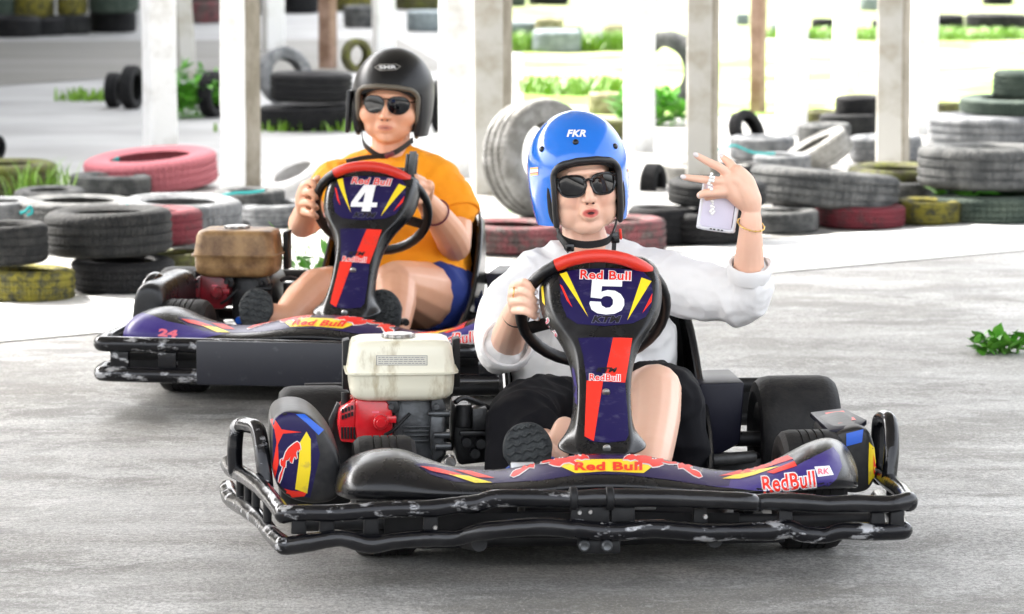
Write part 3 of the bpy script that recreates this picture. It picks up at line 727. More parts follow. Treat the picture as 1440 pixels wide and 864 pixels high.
def helmet(parent, T, shell, trim, stripe=None, open_w=.083, brow=.050, sx=1., zb=-.095):
    rx, ry, rzt = .121*sx, .145, .150
    Rm = T.to_3x3()
    def surf(th, z, k=1.):                      # outer surface point in head frame; th=0 faces forward (-y)
        zz = z-.03
        if zz >= 0: q = math.sqrt(max(0, 1-(zz/(rzt-.03+.02))**2))
        else: q = 1-.16*(min(1,-zz/.15))**2.2
        return V((math.sin(th)*rx*q*k, .036-math.cos(th)*ry*q*k, z))
    zs = [zb+(.03-zb)*i/12 for i in range(13)]+[.03+.14*math.sin(R(90*i/11)) for i in range(1,11)]+[.1695]
    g = G(); g.loft([[T @ surf(2*math.pi*k/56, z) for k in range(56)] for z in zs]); ob = g.build('helmet', shell, None, sharp=50)
    g = G(); g.loft([[T @ (surf(2*math.pi*k/56, z, .82)) for k in range(56)] for z in [-.2,-.15]+[z*.94 for z in zs[1:-3]]]); inn = g.build('c1', M['hlining'])
    g = G(); w, zt, rr = open_w, brow, .035
    arch = [(-w*.93,-.3),(-w*.93,-.13),(-w,-.06)]+[(-w+rr-rr*math.cos(R(a)), zt-rr+rr*math.sin(R(a))) for a in range(0,91,15)]+[(-w*.3,zt+.004),(w*.3,zt+.004)]+[(w-rr+rr*math.sin(R(a)), zt-rr+rr*math.cos(R(a))) for a in range(0,91,15)]+[(w,-.06),(w*.93,-.13),(w*.93,-.3)]
    g.slab([T @ V((x,-.3,z)) for x,z in arch], Rm @ V((0,.31,0))); cut = g.build('c2', M['hlining'])
    for c in (inn, cut):
        md = ob.modifiers.new('b','BOOLEAN'); md.operation = 'DIFFERENCE'; md.object = c; md.solver = 'EXACT'
        try: md.material_mode = 'TRANSFER'
        except Exception: pass
    me = eval_mesh(ob); ob.modifiers.clear(); old = ob.data; ob.data = me
    if len(me.materials) < 2: me.materials.append(M['hlining'])
    me.set_sharp_from_angle(angle=R(40))
    for c in (inn, cut): bpy.data.objects.remove(c)
    ob.parent = parent
    # edge trim round the face opening
    def front(x, z):
        zz = z-.03; q = math.sqrt(max(.01,1-(zz/(rzt-.03+.02))**2)) if zz >= 0 else 1-.16*(min(1,-zz/.15))**2.2
        s = max(-1,min(1,x/(rx*q))); return V((x, .036-math.sqrt(1-s*s)*ry*q, z))
    path = [(x,z) for x,z in arch if z > -.2]; path = [(x,z) for x,z in path if z > zb+.01]; path = [(-w*.97,zb+.002)]+path+[(w*.97,zb+.002)]
    g = G(); pts = []
    for (x0,z0),(x1,z1) in zip(path, path[1:]):
        for k in range(3): pts.append(T @ front(x0+(x1-x0)*k/3, z0+(z1-z0)*k/3))
    pts.append(T @ front(*path[-1])); g.tube(pts, .0075, 10, 2, dome=True); g.build('edge_trim', trim, ob)
    # padded lining that shows inside the opening
    g = G()
    for s in (-1,1):
        g.tube([T@V((s*(w+.004),-.052,.03)), T@V((s*(w+.005),-.052,-.02)), T@V((s*(w+.003),-.048,-.06)), T@V((s*(w-.002),-.045,zb+.012))], [.008,.010,.011,.010], 12, 4, dome=True)
    g.tube([T@V((-.08,-.06,.034)), T@V((-.04,-.082,.050)), T@V((0,-.088,.053)), T@V((.04,-.082,.050)), T@V((.08,-.06,.034))], .008, 10, 4, dome=True)
    g.build('lining', M['hlining'], ob, split=True)
    return ob, surf, front
def strip(g, pts, wdir, w, t=.002):
    g.loft([[p+wdir*w/2+n*t for p, n in ()] for _ in ()]) if False else None
    for a, b in zip(pts, pts[1:]):
        pass
def band(pts, w, t, up, name, m, parent, sm=5):     # webbing strap along pts, w wide in direction up
    pts = catmull([V(p) for p in pts], sm); g = G(); rings = []
    for i, p in enumerate(pts):
        d = (pts[min(i+1,len(pts)-1)]-pts[max(i-1,0)]).normalized(); u = (up - d*up.dot(d)).normalized(); n = d.cross(u)
        rings.append([p+u*w/2+n*t, p-u*w/2+n*t, p-u*w/2-n*t, p+u*w/2-n*t])
    g.loft(rings); return g.build(name, m, parent)
def sandal(parent, K, c_px, ly, w_px, h_px, strapm, roll=0., tilt=18):
    s = (ly+7.3)/FPX if K is K5 else (ly+9.6)/FPX
    c = K(*c_px, ly); rot = Matrix.Rotation(R(roll),3,'Y') @ Matrix.Rotation(R(-tilt),3,'X'); pts = []
    for k in range(28):
        a = 2*math.pi*k/28; x = math.cos(a); z = math.sin(a); wz = w_px*s/2*(1-.10*(z<0)*abs(z)); pts.append(c + rot @ V((x*wz*(.94 if z < 0 else 1)*abs(math.cos(a))**-.12 if abs(math.cos(a))>.05 else x*wz, 0, z*h_px*s/2)))
    g = G(); g.slab(pts, rot @ V((0,.018,0)), .004); o = g.build('sandal', M['sole'], parent, sharp=50)
    g = G()                                                     # raised wavy tread bars on the sole
    for j in range(7):
        z0 = -.4+j*.135; half = math.sqrt(max(0,1-(z0*2)**2))*w_px*s*.42
        if half < .01: continue
        g.tube([c + rot @ V((x*half/6, -.0015, z0*h_px*s+.003*math.sin(x*2.1+j))) for x in range(-6,7)], .0028, 6, 2)
    g.build('tread', M['sole'], o, split=True)
    g = G(); g.tube([c + rot @ V((math.cos(R(a))*w_px*s*.47, .03+.03*math.sin(R(a)), -h_px*s*.30+.012*math.sin(R(a)))) for a in range(0,181,20)], .010, 10, 2); g.build('strap', strapm, o)
    return c, rot
def glasses(parent, pts_l, pts_r, T, lensm, fr, thick, bridge, temple):
    g = G(); 
    for pts in (pts_l, pts_r): g.slab(pts, T.to_3x3() @ V((0,.003,0)), .0008)
    o = g.build('sunglasses', lensm, parent, sharp=30); g = G()
    for pts in (pts_l, pts_r): g.tube(pts, thick, 8, 1, closed=True)
    g.tube(bridge, thick*1.2, 8, 4, dome=True)
    for t in temple: g.tube(t, thick*1.1, 8, 3, dome=True)
    g.build('glasses_frame', fr, o); return o

# =========== rider of kart 5
rider5 = empty('person', N5, A5, 'driver in blue helmet and white shirt raising one hand, in the number 5 kart', 'person', 'drivers seated in the karts')
q = K5
HL = 1.25
hc = q(817.5,256,HL); T5 = Matrix.Translation(hc) @ Matrix.Rotation(R(4),4,'Z') @ Matrix.Rotation(R(-4.5),4,'Y') @ Matrix.Rotation(R(-1),4,'X')
T5 = T5 @ Matrix.Scale(.98,4)
g = G(); head_parts(g, T5, 1.12)
nb = q(826,355,1.27)
chain(g, [T5@V((0,.02,-.04)), T5@V((0,.03,-.11)), nb, nb+V((0,.01,-.06))], [.050,.050,.056,.075])
g.ell(q(828,415,1.28), (.135,.085,.11)); chain(g, [q(760,385,1.26),q(828,372,1.28),q(905,385,1.26)], [.042,.052,.042])
chain(g, [q(828,430,1.28),q(830,520,1.26),q(835,590,1.2)], [.11,.11,.12])
# left (image) arm holding the wheel
chain(g, [q(757,388,1.25),q(722,445,1.14),q(712,492,1.04)], [.042,.038,.036]); 
chain(g, [q(712,492,1.04),q(716,472,.95),q(724,445,.82),q(730,430,.76)], [.037,.040,.031,.024])
# hand on wheel
chain(g, [q(727,436,.77),q(728,420,.72),q(726,406,.705)], [.020,.024,.018]); chain(g, [q(732,436,.75),q(735,418,.70)], [.018,.018])
for k, (a, b, c) in enumerate((((723,402),(738,397),(748,408)),((720,413),(738,410),(751,422)),((721,425),(738,424),(752,434)),((724,437),(739,438),(751,445)))):
    chain(g, [q(*a,.70), q(*b,.655), q(*c,.655), q(c[0]+5,c[1]+3,.685)], [.0098,.0092,.0082,.0072], 10, 4)
chain(g, [q(728,424,.72),q(738,402,.70),q(750,396,.69)], [.011,.0098,.0078], 10)
# raised arm
chain(g, [q(905,388,1.25),q(985,412,1.16),q(1050,425,1.08)], [.044,.042,.038])
chain(g, [q(1050,428,1.08),q(1053,400,1.06),q(1053,372,1.04),q(1055,335,1.01),q(1056,306,1.0)], [.036,.038,.036,.029,.0245])
def h(x, y, dl=0.): return q(940+x/4.8, 200+y/4.8, 1.0+dl)
chain(g, [h(560,440),h(545,380,-.006),h(500,300,-.01)], [.0235,.027,.025]); chain(g, [h(520,420),h(450,350,-.008),h(400,260,-.012)], [.019,.022,.019]); chain(g, [h(570,390),h(520,270,-.01),h(470,200,-.012)], [.021,.022,.016])
chain(g, [h(480,390,.0),h(420,310,-.01),h(370,300,-.01)], [.018,.020,.016]); chain(g, [h(540,330,-.01),h(440,250,-.014)], [.02,.019])
chain(g, [h(410,225,-.012),h(350,175,-.02),h(270,135,-.028),h(185,88,-.035)], [.0122,.0108,.0095,.0072], 10)
chain(g, [h(390,270,-.014),h(310,260,-.024),h(210,250,-.034),h(100,236,-.042)], [.0118,.0105,.0092,.0070], 10)
chain(g, [h(450,195,-.0),h(420,150,.008),h(385,118,.012),h(358,92,.016)], [.0125,.0112,.0095,.0070], 10)
chain(g, [h(400,330,-.012),h(320,338,-.028),h(250,345,-.032),h(212,360,-.020)], [.0118,.0112,.0102,.0088], 10)
chain(g, [h(430,350,-.0),h(340,355,-.006),h(260,372,-.004)], [.011,.010,.009], 10)
# legs: right knee up beside the column, left leg splayed with the foot on the pedal
chain(g, [q(868,585,1.18),q(908,562,.98),q(922,548,.76)], [.080,.072,.058]); chain(g, [q(922,552,.75),q(921,590,.66),q(914,640,.52),q(905,690,.42)], [.058,.056,.050,.036]); g.ell(q(922,545,.75), (.054,.052,.05))
chain(g, [q(905,690,.43),q(903,668,.37)], [.032,.026])
chain(g, [q(795,590,1.18),q(758,585,.95),q(738,597,.80)], [.080,.066,.050]); chain(g, [q(738,597,.80),q(758,622,.69),q(772,640,.58)], [.050,.042,.034])
chain(g, [q(766,640,.56),q(752,632,.53),q(744,612,.53)], [.034,.036,.028]); chain(g, [q(794,602,.64),q(788,620,.60),q(778,640,.56)], [.026,.030,.030]); 
def face_soft(T, legz):
    inv = T.inverted()
    def f(co):
        if co.z < legz: return 1.
        p = inv @ co
        if abs(p.x) < .1 and -.14 < p.z < .1 and -.13 < p.y < .06:
            d = math.hypot(p.x, p.z+.055) ; return max(0., min(1., (d-.030)/.012))
        return 0.
    return f
body5 = organic(g, 'body', M['skin'], rider5, .003, 6, soft=face_soft(T5, .30), tint=head_tint(T5, .0195, .0108, -.0670, .85))
g = G(); g.ell(T5@V((0,-.1035,-.0672)), (.0085,.003,.0030), T5.to_3x3()); g.build('mouth_opening', M['mouth'], body5)
for s in (-1,1): g = G(); g.ell(T5@V((s*.0075,-.1015,-.0445)), (.0036,.004,.0022), T5.to_3x3()); g.build('nostril', M['mouth'], body5)
# nails
def nail(p, d, r=.0052):
    g.ell(p, (r,.0022,r*1.35), Matrix.Rotation(math.atan2(d.x,d.z),3,'Y'))
g = G()
for t, b, dl in (((185,86),(270,135),-.0415),((100,234),(210,250),-.048),((358,94),(385,118),.0095),((214,358),(250,345),-.028)):
    p = h(*t, dl); nail(p, h(*t)-h(*b))
for x, y in ((752,411),(755,425),(756,437),(754,448)): nail(q(x,y,.655), V((1,0,-.4)), .005)
g.build('fingernail', M['nail'], body5, split=True)
# shirt
g = G()
g.ell(q(828,425,1.27), (.165,.118,.13)); chain(g, [q(762,392,1.25),q(795,372,1.275),q(828,366,1.285),q(862,372,1.275),q(908,392,1.25)], [.060,.060,.058,.060,.060])
chain(g, [q(826,430,1.27),q(824,500,1.25),q(818,560,1.22)], [.135,.150,.150], 20); chain(g, [q(762,520,1.2),q(752,560,1.16)], [.07,.055]); chain(g, [q(850,470,1.2),q(905,470,1.22),q(915,520,1.22)], [.09,.075,.06])
chain(g, [q(758,390,1.25),q(722,425,1.17),q(706,465,1.08),q(708,492,1.02)], [.066,.066,.062,.057])
chain(g, [q(905,390,1.25),q(950,402,1.2),q(1000,412,1.15),q(1045,422,1.09)], [.068,.070,.068,.056]); chain(g, [q(1035,425,1.10),q(1054,410,1.075),q(1055,385,1.05)], [.056,.052,.047])
def shirtfold(co, f1=folds(.011, 9, (1,.8,1.2), 3.), f2=folds(.004, 20, (1,1,1), 8.)): return f1(co)+f2(co)
shirt = organic(g, 'shirt', M['shirt'], rider5, .005, 7, fold=shirtfold)
c0 = q(1054,380,1.045); ax = (q(1054,360,1.03)-q(1052,400,1.06)).normalized()
def cuff(g, c, ax, r, L=.02):
    g.lathe([(r*.93,-L),(r*1.02,-L*.9),(r*1.06,0),(r*1.05,L*.8),(r*1.0,L),(r*.92,L*.9),(r*.90,0)], c, ax, 28, closed=True)
for cc, aa, rr in ((c0, ax, .0475), (q(712,487,1.0), (q(722,450,.85)-q(712,492,1.02)).normalized(), .056)):
    g = G(); cuff(g, cc, aa, rr); cu = g.build('cuff', M['shirt'], shirt)
    nm = [v.normal.copy() for v in cu.data.vertices]; ff = folds(.006,40,(1,1,1),2.)
    for v, n in zip(cu.data.vertices, nm): v.co += n*ff(v.co)
g = G(); cc = q(826,352,1.235); g.tube([cc+V((math.cos(a)*.068, math.sin(a)*.055, -.018+.030*math.sin(a)+.006*math.cos(a))) for a in [2*math.pi*k/24 for k in range(24)]], .006, 8, 1, closed=True); g.build('neckline', M['shirt'], shirt)
# shorts
g = G(); chain(g, [q(800,575,1.2),q(858,575,1.2)], [.12,.12]); chain(g, [q(868,590,1.15),q(918,572,1.0),q(934,568,.87)], [.10,.105,.088]); chain(g, [q(934,570,.90),q(948,600,.87),q(960,640,.86)], [.088,.075,.06])
chain(g, [q(795,585,1.15),q(752,590,.95),q(735,600,.80)], [.10,.095,.082]); chain(g, [q(735,600,.79),q(722,640,.74),q(728,675,.70)], [.084,.066,.06]); chain(g, [q(738,600,.78),q(752,618,.69)], [.078,.058])
shorts = organic(g, 'shorts', M['shorts'], rider5, .006, 8, fold=folds(.012, 11, (1,1,1), 5.))
sandal(rider5, q, (743,634), .47, 72, 82, M['bluestrap'], roll=-12, tilt=12)
# helmet with badge, studs, stripes and chin strap
hm5, sf5, fr5 = helmet(rider5, T5, M['hblue'], M['htrim'], open_w=.079, brow=.055)
D = Decals([hm5], INV5); D.text('FKR', (797,183,824,193), M['white'], .001, bold=.04, shear=.25, rot=0); D.build('badge', hm5)
g = G()
for px, py in ((762,210),(809.5,200),(865,206)):
    hh = D.hit(px, py)
    if hh: n = -hh[2] if hh[2].dot(hh[1]) > 0 else hh[2]; g.lathe([(.0001,.005),(.004,.005),(.0065,.003),(.0072,0),(.0072,-.004)], hh[0], n, 16)
g.build('stud', M['inkblack'], hm5, split=True)
for pts in ([(746,4),(757,3),(757,3),(746,4)], [(882,-1),(900,2),(900,2),(882,-1)]):
    D = Decals([hm5], INV5)
    for m, a, b in (('stripe',232,235),('white',235,239),('red',239,240.5),('stripe',240.5,243.5)):
        D.poly([(pts[0][0],a+pts[0][1]),(pts[1][0],a+pts[1][1]),(pts[2][0],b+pts[2][1]),(pts[3][0],b+pts[3][1])], M[m], .0012, 4)
    D.build('stripe', hm5)
band([T5@V((-.072,-.03,-.10)), T5@V((-.066,-.052,-.125)), T5@V((-.040,-.072,-.138)), T5@V((0,-.078,-.144)), T5@V((.045,-.072,-.136)), T5@V((.072,-.03,-.10))], .019, .0014, V((0,-.55,1)), 'chin_strap', M['strap'], hm5)
band([T5@V((-.073,-.04,-.115)), T5@V((-.060,-.066,-.140)), T5@V((-.05,-.064,-.155))], .018, .002, V((0,-.3,1)), 'chin_strap', M['strap'], hm5)
band([T5@V((.060,-.050,-.125)), T5@V((.056,-.064,-.150)), T5@V((.052,-.062,-.178))], .010, .002, V((1,0,0)), 'strap_end', M['strap'], hm5)
g = G(); g.box(T5@V((-.052,-.073,-.147)), V((.02,.008,.018)), bev=.003); g.box(T5@V((.060,-.062,-.135)), V((.02,.01,.026)), T5.to_3x3(), bev=.003); g.build('buckle', M['frame'], hm5, split=True)
g = G(); g.box(T5@V((.075,-.055,-.128)), V((.006,.008,.026)), T5.to_3x3(), bev=.002); g.build('release_tab', M['red'], hm5)
# sunglasses
gy = -.098
def lens(cx, w, hgt, k=24, top=.0, sq=2.9):
    out = []
    for i in range(k):
        a = 2*math.pi*i/k; ca, sa = math.cos(a), math.sin(a); x = math.copysign(abs(ca)**(2/sq), ca)*w; z = math.copysign(abs(sa)**(2/sq), sa)*hgt
        if sa < 0: x *= .90
        xx = cx + x; out.append(T5@V((xx, gy+abs(xx)**2*5.5, z-.001)))
    return out
l, r_ = lens(-.0375,.0315,.0245), lens(.0375,.0315,.0245)
glasses(rider5, l, r_, T5, M['lens'], M['frame'], .0028, [T5@V((-.008,gy-.001,.010)),T5@V((0,gy-.003,.013)),T5@V((.008,gy-.001,.010))],
        [[T5@V((s*.066,gy+.024,.017)),T5@V((s*.073,gy+.03,.018)),T5@V((s*.079,-.02,.015)),T5@V((s*.078,.02,.01))] for s in (-1,1)])
# bracelet, ring, wrist band
def ringat(name, c, ax, r, t, m, parent, beads=0):
    ax = ax.normalized(); x, y = frame(ax); g = G(); g.tube([c+x*math.cos(a)*r+y*math.sin(a)*r for a in [2*math.pi*k/32 for k in range(32)]], t, 8, 1, closed=True)
    for k in range(beads): a = 2*math.pi*k/beads; g.ell(c+x*math.cos(a)*r+y*math.sin(a)*r, t*1.9, None, 8, 6)
    return g.build(name, m, parent)
ringat('bracelet', q(1056,316,1.0), V((.22,-.42,1)), .0315, .0013, M['gold'], body5, 14)
ringat('finger_ring', q(722,411,.675), V((1,0,-.1)), .0112, .0014, M['gold'], body5)
ringat('wrist_band', q(726,443,.81), q(724,445,.82)-q(730,428,.76), .0285, .0030, M['strap'], body5)
ringat('necklace', nb+V((.0,-.024,-.006)), V((.06,-.8,1)), .060, .0009, M['gold'], body5)
# phone held against the palm
MKp = kframe(N5, A5)[0]
pr = empty('phone', MKp @ h(335,480,.012), A5, 'lilac phone in a clear case with a beaded charm, held in the raised hand', 'phone')
pc = h(335,480,.012); ax_x = (h(455,410,.012)-h(240,380,.012)).normalized(); ax_z = V((-.12,0,1)); ax_z = (ax_z-ax_x*ax_z.dot(ax_x)).normalized(); rot = Matrix((ax_x, ax_z.cross(ax_x), ax_z)).transposed()
lenx = (h(455,480)-h(215,480)).length
g = G(); g.box(V((0,0,.018)), V((lenx*.93,.007,.105)), rot, bev=.003, seg=3); g.build('phone_body', M['phone'], pr)
g = G(); cs = []
w2, z0, z1 = lenx*.5, -.038, .074
g.tube([rot@V((-w2,0,z1)), rot@V((-w2,0,z0+.01)), rot@V((-w2+.003,0,z0+.003)), rot@V((-w2+.01,0,z0)), rot@V((w2-.01,0,z0)), rot@V((w2-.003,0,z0+.003)), rot@V((w2,0,z0+.01)), rot@V((w2,0,z1))], .0045, 10, 2)
for s in (-1,1): g.ell(rot@V((s*w2*.96,0,z0+.003)), .0065)
g.build('phone_case', M['clear'], pr)
g = G(); 
for x in (-.012,-.004,.006,.014): g.box(rot@V((x,-.004,z0+.0005)), V((.005,.004,.003)), rot)
g.build('port', M['inkblack'], pr, split=True)
g = G(); random.seed(5)
inv_p = pr.location; bd = [(292,215),(285,235),(305,240),(280,258),(300,262),(272,280),(290,290),(275,305),(290,318),(285,385),(295,400),(300,418),(290,432),(305,440),(295,455),(285,468),(305,472),(295,485)]
for x, y in bd: g.ell(h(x,y,-.040 if y < 330 else -.002)-pc, random.uniform(.0028,.0044), None, 10, 7)
for a in range(0,360,60): g.ell(h(295+14*math.cos(R(a)),468+14*math.sin(R(a)),-.002)-pc, .0028, None, 8, 6)
g.tube([h(x,y,-.038 if y < 330 else .0)-pc for x,y in bd], .0008, 6, 2)
g.build('bead_charm', M['bead'], pr)

# =========== rider of kart 4
rider4 = empty('person', N4, A4, 'driver in black helmet and orange t-shirt holding the wheel of the number 4 kart', 'person', 'drivers seated in the karts')
q = K4
hc = q(550,145.5,1.27); T4 = Matrix.Translation(hc) @ Matrix.Rotation(R(0),4,'Z') @ Matrix.Rotation(R(3),4,'Y') @ Matrix.Rotation(R(0),4,'X')
T4 = T4 @ Matrix.Scale(.97,4)
g = G(); head_parts(g, T4, 1.34, False)
nb = q(551,222,1.28)
chain(g, [T4@V((0,.02,-.04)), T4@V((0,.025,-.10)), nb, nb+V((0,.02,-.07))], [.056,.058,.058,.05])
chain(g, [q(484,262,1.27),q(551,256,1.29),q(616,262,1.27)], [.042,.05,.042]); chain(g, [q(551,290,1.30),q(566,330,1.28),q(578,400,1.2)], [.10,.12,.13])
chain(g, [q(478,262,1.26),q(444,300,1.12),q(425,315,.98)], [.052,.046,.042]); chain(g, [q(425,315,.98),q(430,300,.86),q(436,285,.76)], [.042,.036,.026])
chain(g, [q(428,296,.77),q(427,280,.73),q(430,264,.71)], [.024,.025,.02])
for k, (a, b, c) in enumerate((((430,261),(437,256),(443,262)),((426,273),(435,270),(443,276)),((425,286),(434,285),(442,290)),((427,298),(435,300),(442,303)))):
    chain(g, [q(*a,.715), q(*b,.675), q(*c,.665), q(c[0]+3,c[1]+3,.69)], [.0115,.0108,.0098,.0085], 10)
chain(g, [q(432,276,.73),q(440,258,.71),q(447,250,.70)], [.0125,.011,.009], 10)
chain(g, [q(620,258,1.26),q(640,305,1.2),q(640,345,1.1)], [.055,.048,.046]); chain(g, [q(639,345,1.1),q(630,325,.98),q(608,295,.85),q(596,280,.78)], [.050,.047,.036,.027])
chain(g, [q(597,282,.78),q(592,270,.735),q(588,258,.715)], [.024,.026,.02]); chain(g, [q(600,276,.76),q(602,262,.72)], [.02,.019])
for k, (a, b, c) in enumerate((((594,254),(584,250),(576,256)),((598,263),(588,261),(578,267)),((599,273),(589,272),(580,277)),((597,283),(588,283),(580,287)))):
    chain(g, [q(*a,.71), q(*b,.67), q(*c,.668), q(c[0]-3,c[1]+2,.69)], [.0115,.0108,.0098,.0085], 10)
chain(g, [q(594,272,.73),q(583,256,.70),q(576,246,.69)], [.0125,.011,.009], 10)
chain(g, [q(618,425,1.18),q(590,415,.98),q(556,400,.78)], [.105,.100,.068]); chain(g, [q(555,402,.78),q(556,430,.68),q(553,465,.58)], [.064,.058,.044]); g.ell(q(556,398,.78), (.062,.06,.055))
chain(g, [q(512,425,1.15),q(470,415,.92),q(445,408,.76)], [.095,.085,.060]); chain(g, [q(445,408,.76),q(424,425,.64),q(402,448,.52)], [.060,.056,.040]); g.ell(q(445,402,.76), (.056,.056,.05))
chain(g, [q(553,465,.58),q(545,455,.55),q(540,435,.54)], [.040,.042,.032]); chain(g, [q(402,448,.52),q(380,445,.50),q(366,432,.50)], [.038,.040,.03])
body4 = organic(g, 'body', M['skin_tan'], rider4, .0034, 6, soft=face_soft(T4, .33), tint=head_tint(T4, .024, .0090, -.068, .65))
g = G(); g.ell(T4@V((0,-.0928,-.0683)), (.013,.0035,.0016), T4.to_3x3()); g.build('mouth_opening', M['mouth'], body4)
for s in (-1,1): g = G(); g.ell(T4@V((s*.0085,-.1015,-.0445)), (.004,.004,.0022), T4.to_3x3()); g.build('nostril', M['mouth'], body4)
g = G(); chain(g, [q(482,258,1.265),q(515,244,1.285),q(549,238,1.295),q(585,243,1.285),q(618,258,1.265)], [.068,.072,.070,.072,.068]); g.ell(q(550,285,1.27), (.17,.14,.14)); chain(g, [q(505,240,1.285),q(550,228,1.29),q(598,240,1.285)], [.058,.058,.058])
chain(g, [q(552,300,1.26),q(570,345,1.22),q(580,385,1.17)], [.175,.185,.175], 24); 
chain(g, [q(478,258,1.26),q(455,285,1.17)], [.075,.070]); chain(g, [q(618,258,1.26),q(634,280,1.22),q(640,292,1.2)], [.070,.070,.068])
tee = organic(g, 'tshirt', M['orange'], rider4, .006, 7, fold=lambda co, f1=folds(.007,10,(1,.8,1.2),1.), f2=folds(.004,22,(1,1,1),4.): f1(co)+f2(co))
g = G(); cuff(g, q(641,296,1.195), (q(644,320,1.17)-q(632,270,1.23)).normalized(), .068, .014); cc = q(551,222,1.25)
g.tube([cc+V((math.cos(a)*.080, math.sin(a)*.065, -.014+.026*math.sin(a))) for a in [2*math.pi*k/24 for k in range(24)]], .008, 8, 1, closed=True); g.build('neckline', M['orange'], tee)
g = G(); chain(g, [q(525,415,1.18),q(618,425,1.2)], [.115,.12]); chain(g, [q(622,425,1.18),q(610,420,1.06)], [.122,.118]); chain(g, [q(515,425,1.12),q(495,420,1.0)], [.105,.10])
organic(g, 'shorts', M['blueshorts'], rider4, .007, 8, fold=folds(.010, 10, (1,1,1), 6.))
sandal(rider4, q, (359,436), .44, 50, 62, M['bluestrap'], roll=10, tilt=14)
sandal(rider4, q, (538,440), .47, 56, 68, M['blackstrap'], roll=-16, tilt=12)
hm4, _, _ = helmet(rider4, T4, M['hblack'], M['htrimtan'], open_w=.093, brow=.053, sx=1.03)
D = Decals([hm4], INV4)
D.poly([(526,95),(534,90.5),(557,90),(564,94),(557,99),(534,100)], M['steel'], .0008, 5); D.poly([(528,95),(535,91.7),(556.5,91.2),(562,94.2),(556.5,97.9),(535,98.7)], M['inkblack'], .0013, 5)
D.text('SMR', (533,92.3,558,97.6), M['badgeink'] if 'badgeink' in M else M['steel'], .0017, bold=.05, rot=-1)
bad = D.build('badge', hm4)
g = G()                                            # side flap hinge on the helmet's left cheek
g.box(T4@V((-.124,-.03,-.03)), V((.012,.05,.13)), T4.to_3x3(), bev=.005); g.build('cheek_flap', M['htrim'], hm4)
band([T4@V((-.078,-.045,-.09)), T4@V((-.064,-.084,-.120)), T4@V((-.035,-.098,-.142)), T4@V((-.004,-.100,-.154)), T4@V((.04,-.092,-.138)), T4@V((.078,-.03,-.105))], .017, .0014, V((0,-.4,1)), 'chin_strap', M['strap'], hm4)
band([T4@V((-.004,-.103,-.154)), T4@V((-.06,-.112,-.162)), T4@V((-.11,-.115,-.176))], .013, .002, V((0,-.4,1)), 'strap_end', M['strap'], hm4)
g = G(); g.box(T4@V((.02,-.102,-.148)), V((.03,.008,.016)), T4.to_3x3() @ Matrix.Rotation(R(-30),3,'Y'), bev=.002); g.build('buckle', M['redpaint_old'], hm4)
gy = -.098
def lens4(cx, s):
    out = []
    for i in range(24):
        a = 2*math.pi*i/24; x = math.cos(a)*.0325; z = math.sin(a)*(.0300 if math.sin(a) < 0 else .0240)
        if math.sin(a) > 0: x = math.copysign(abs(math.cos(a))**.7, math.cos(a))*.0325
        xx = cx+x; out.append(T4@V((xx, gy+xx*xx*5, z+.004)))
    return out
glasses(rider4, lens4(-.0375,-1), lens4(.0375,1), T4, M['lens'], M['frame'], .0014, [T4@V((-.012,gy,.018)),T4@V((0,gy-.003,.020)),T4@V((.012,gy,.018))],
        [[T4@V((s*.064,gy+.022,.012)),T4@V((s*.080,-.05,.012)),T4@V((s*.086,.0,.01))] for s in (-1,1)])
ringat('hair_tie', q(612,299,.868), q(630,325,.98)-q(608,295,.85), .040, .0028, mat('maroon_hair_tie', (.12,.01,.03), .6), body4)
p4 = K4(577,240,.66)
st = empty('phone', MK4 @ p4, A4, 'black phone held upright in the right fist on the steering wheel', 'phone')
g = G(); g.box(V((0,0,-.01)), V((.009,.05,.115)), Matrix.Rotation(R(6),3,'Y') @ Matrix.Rotation(R(-28),3,'Z'), bev=.003, seg=3); g.build('phone_body', M['frame'], st)
g = G(); g.box(V((.0062,-.008,.02)), V((.003,.03,.07)), Matrix.Rotation(R(6),3,'Y') @ Matrix.Rotation(R(-28),3,'Z'), bev=.001); g.build('phone_screen', M['alu'], st)
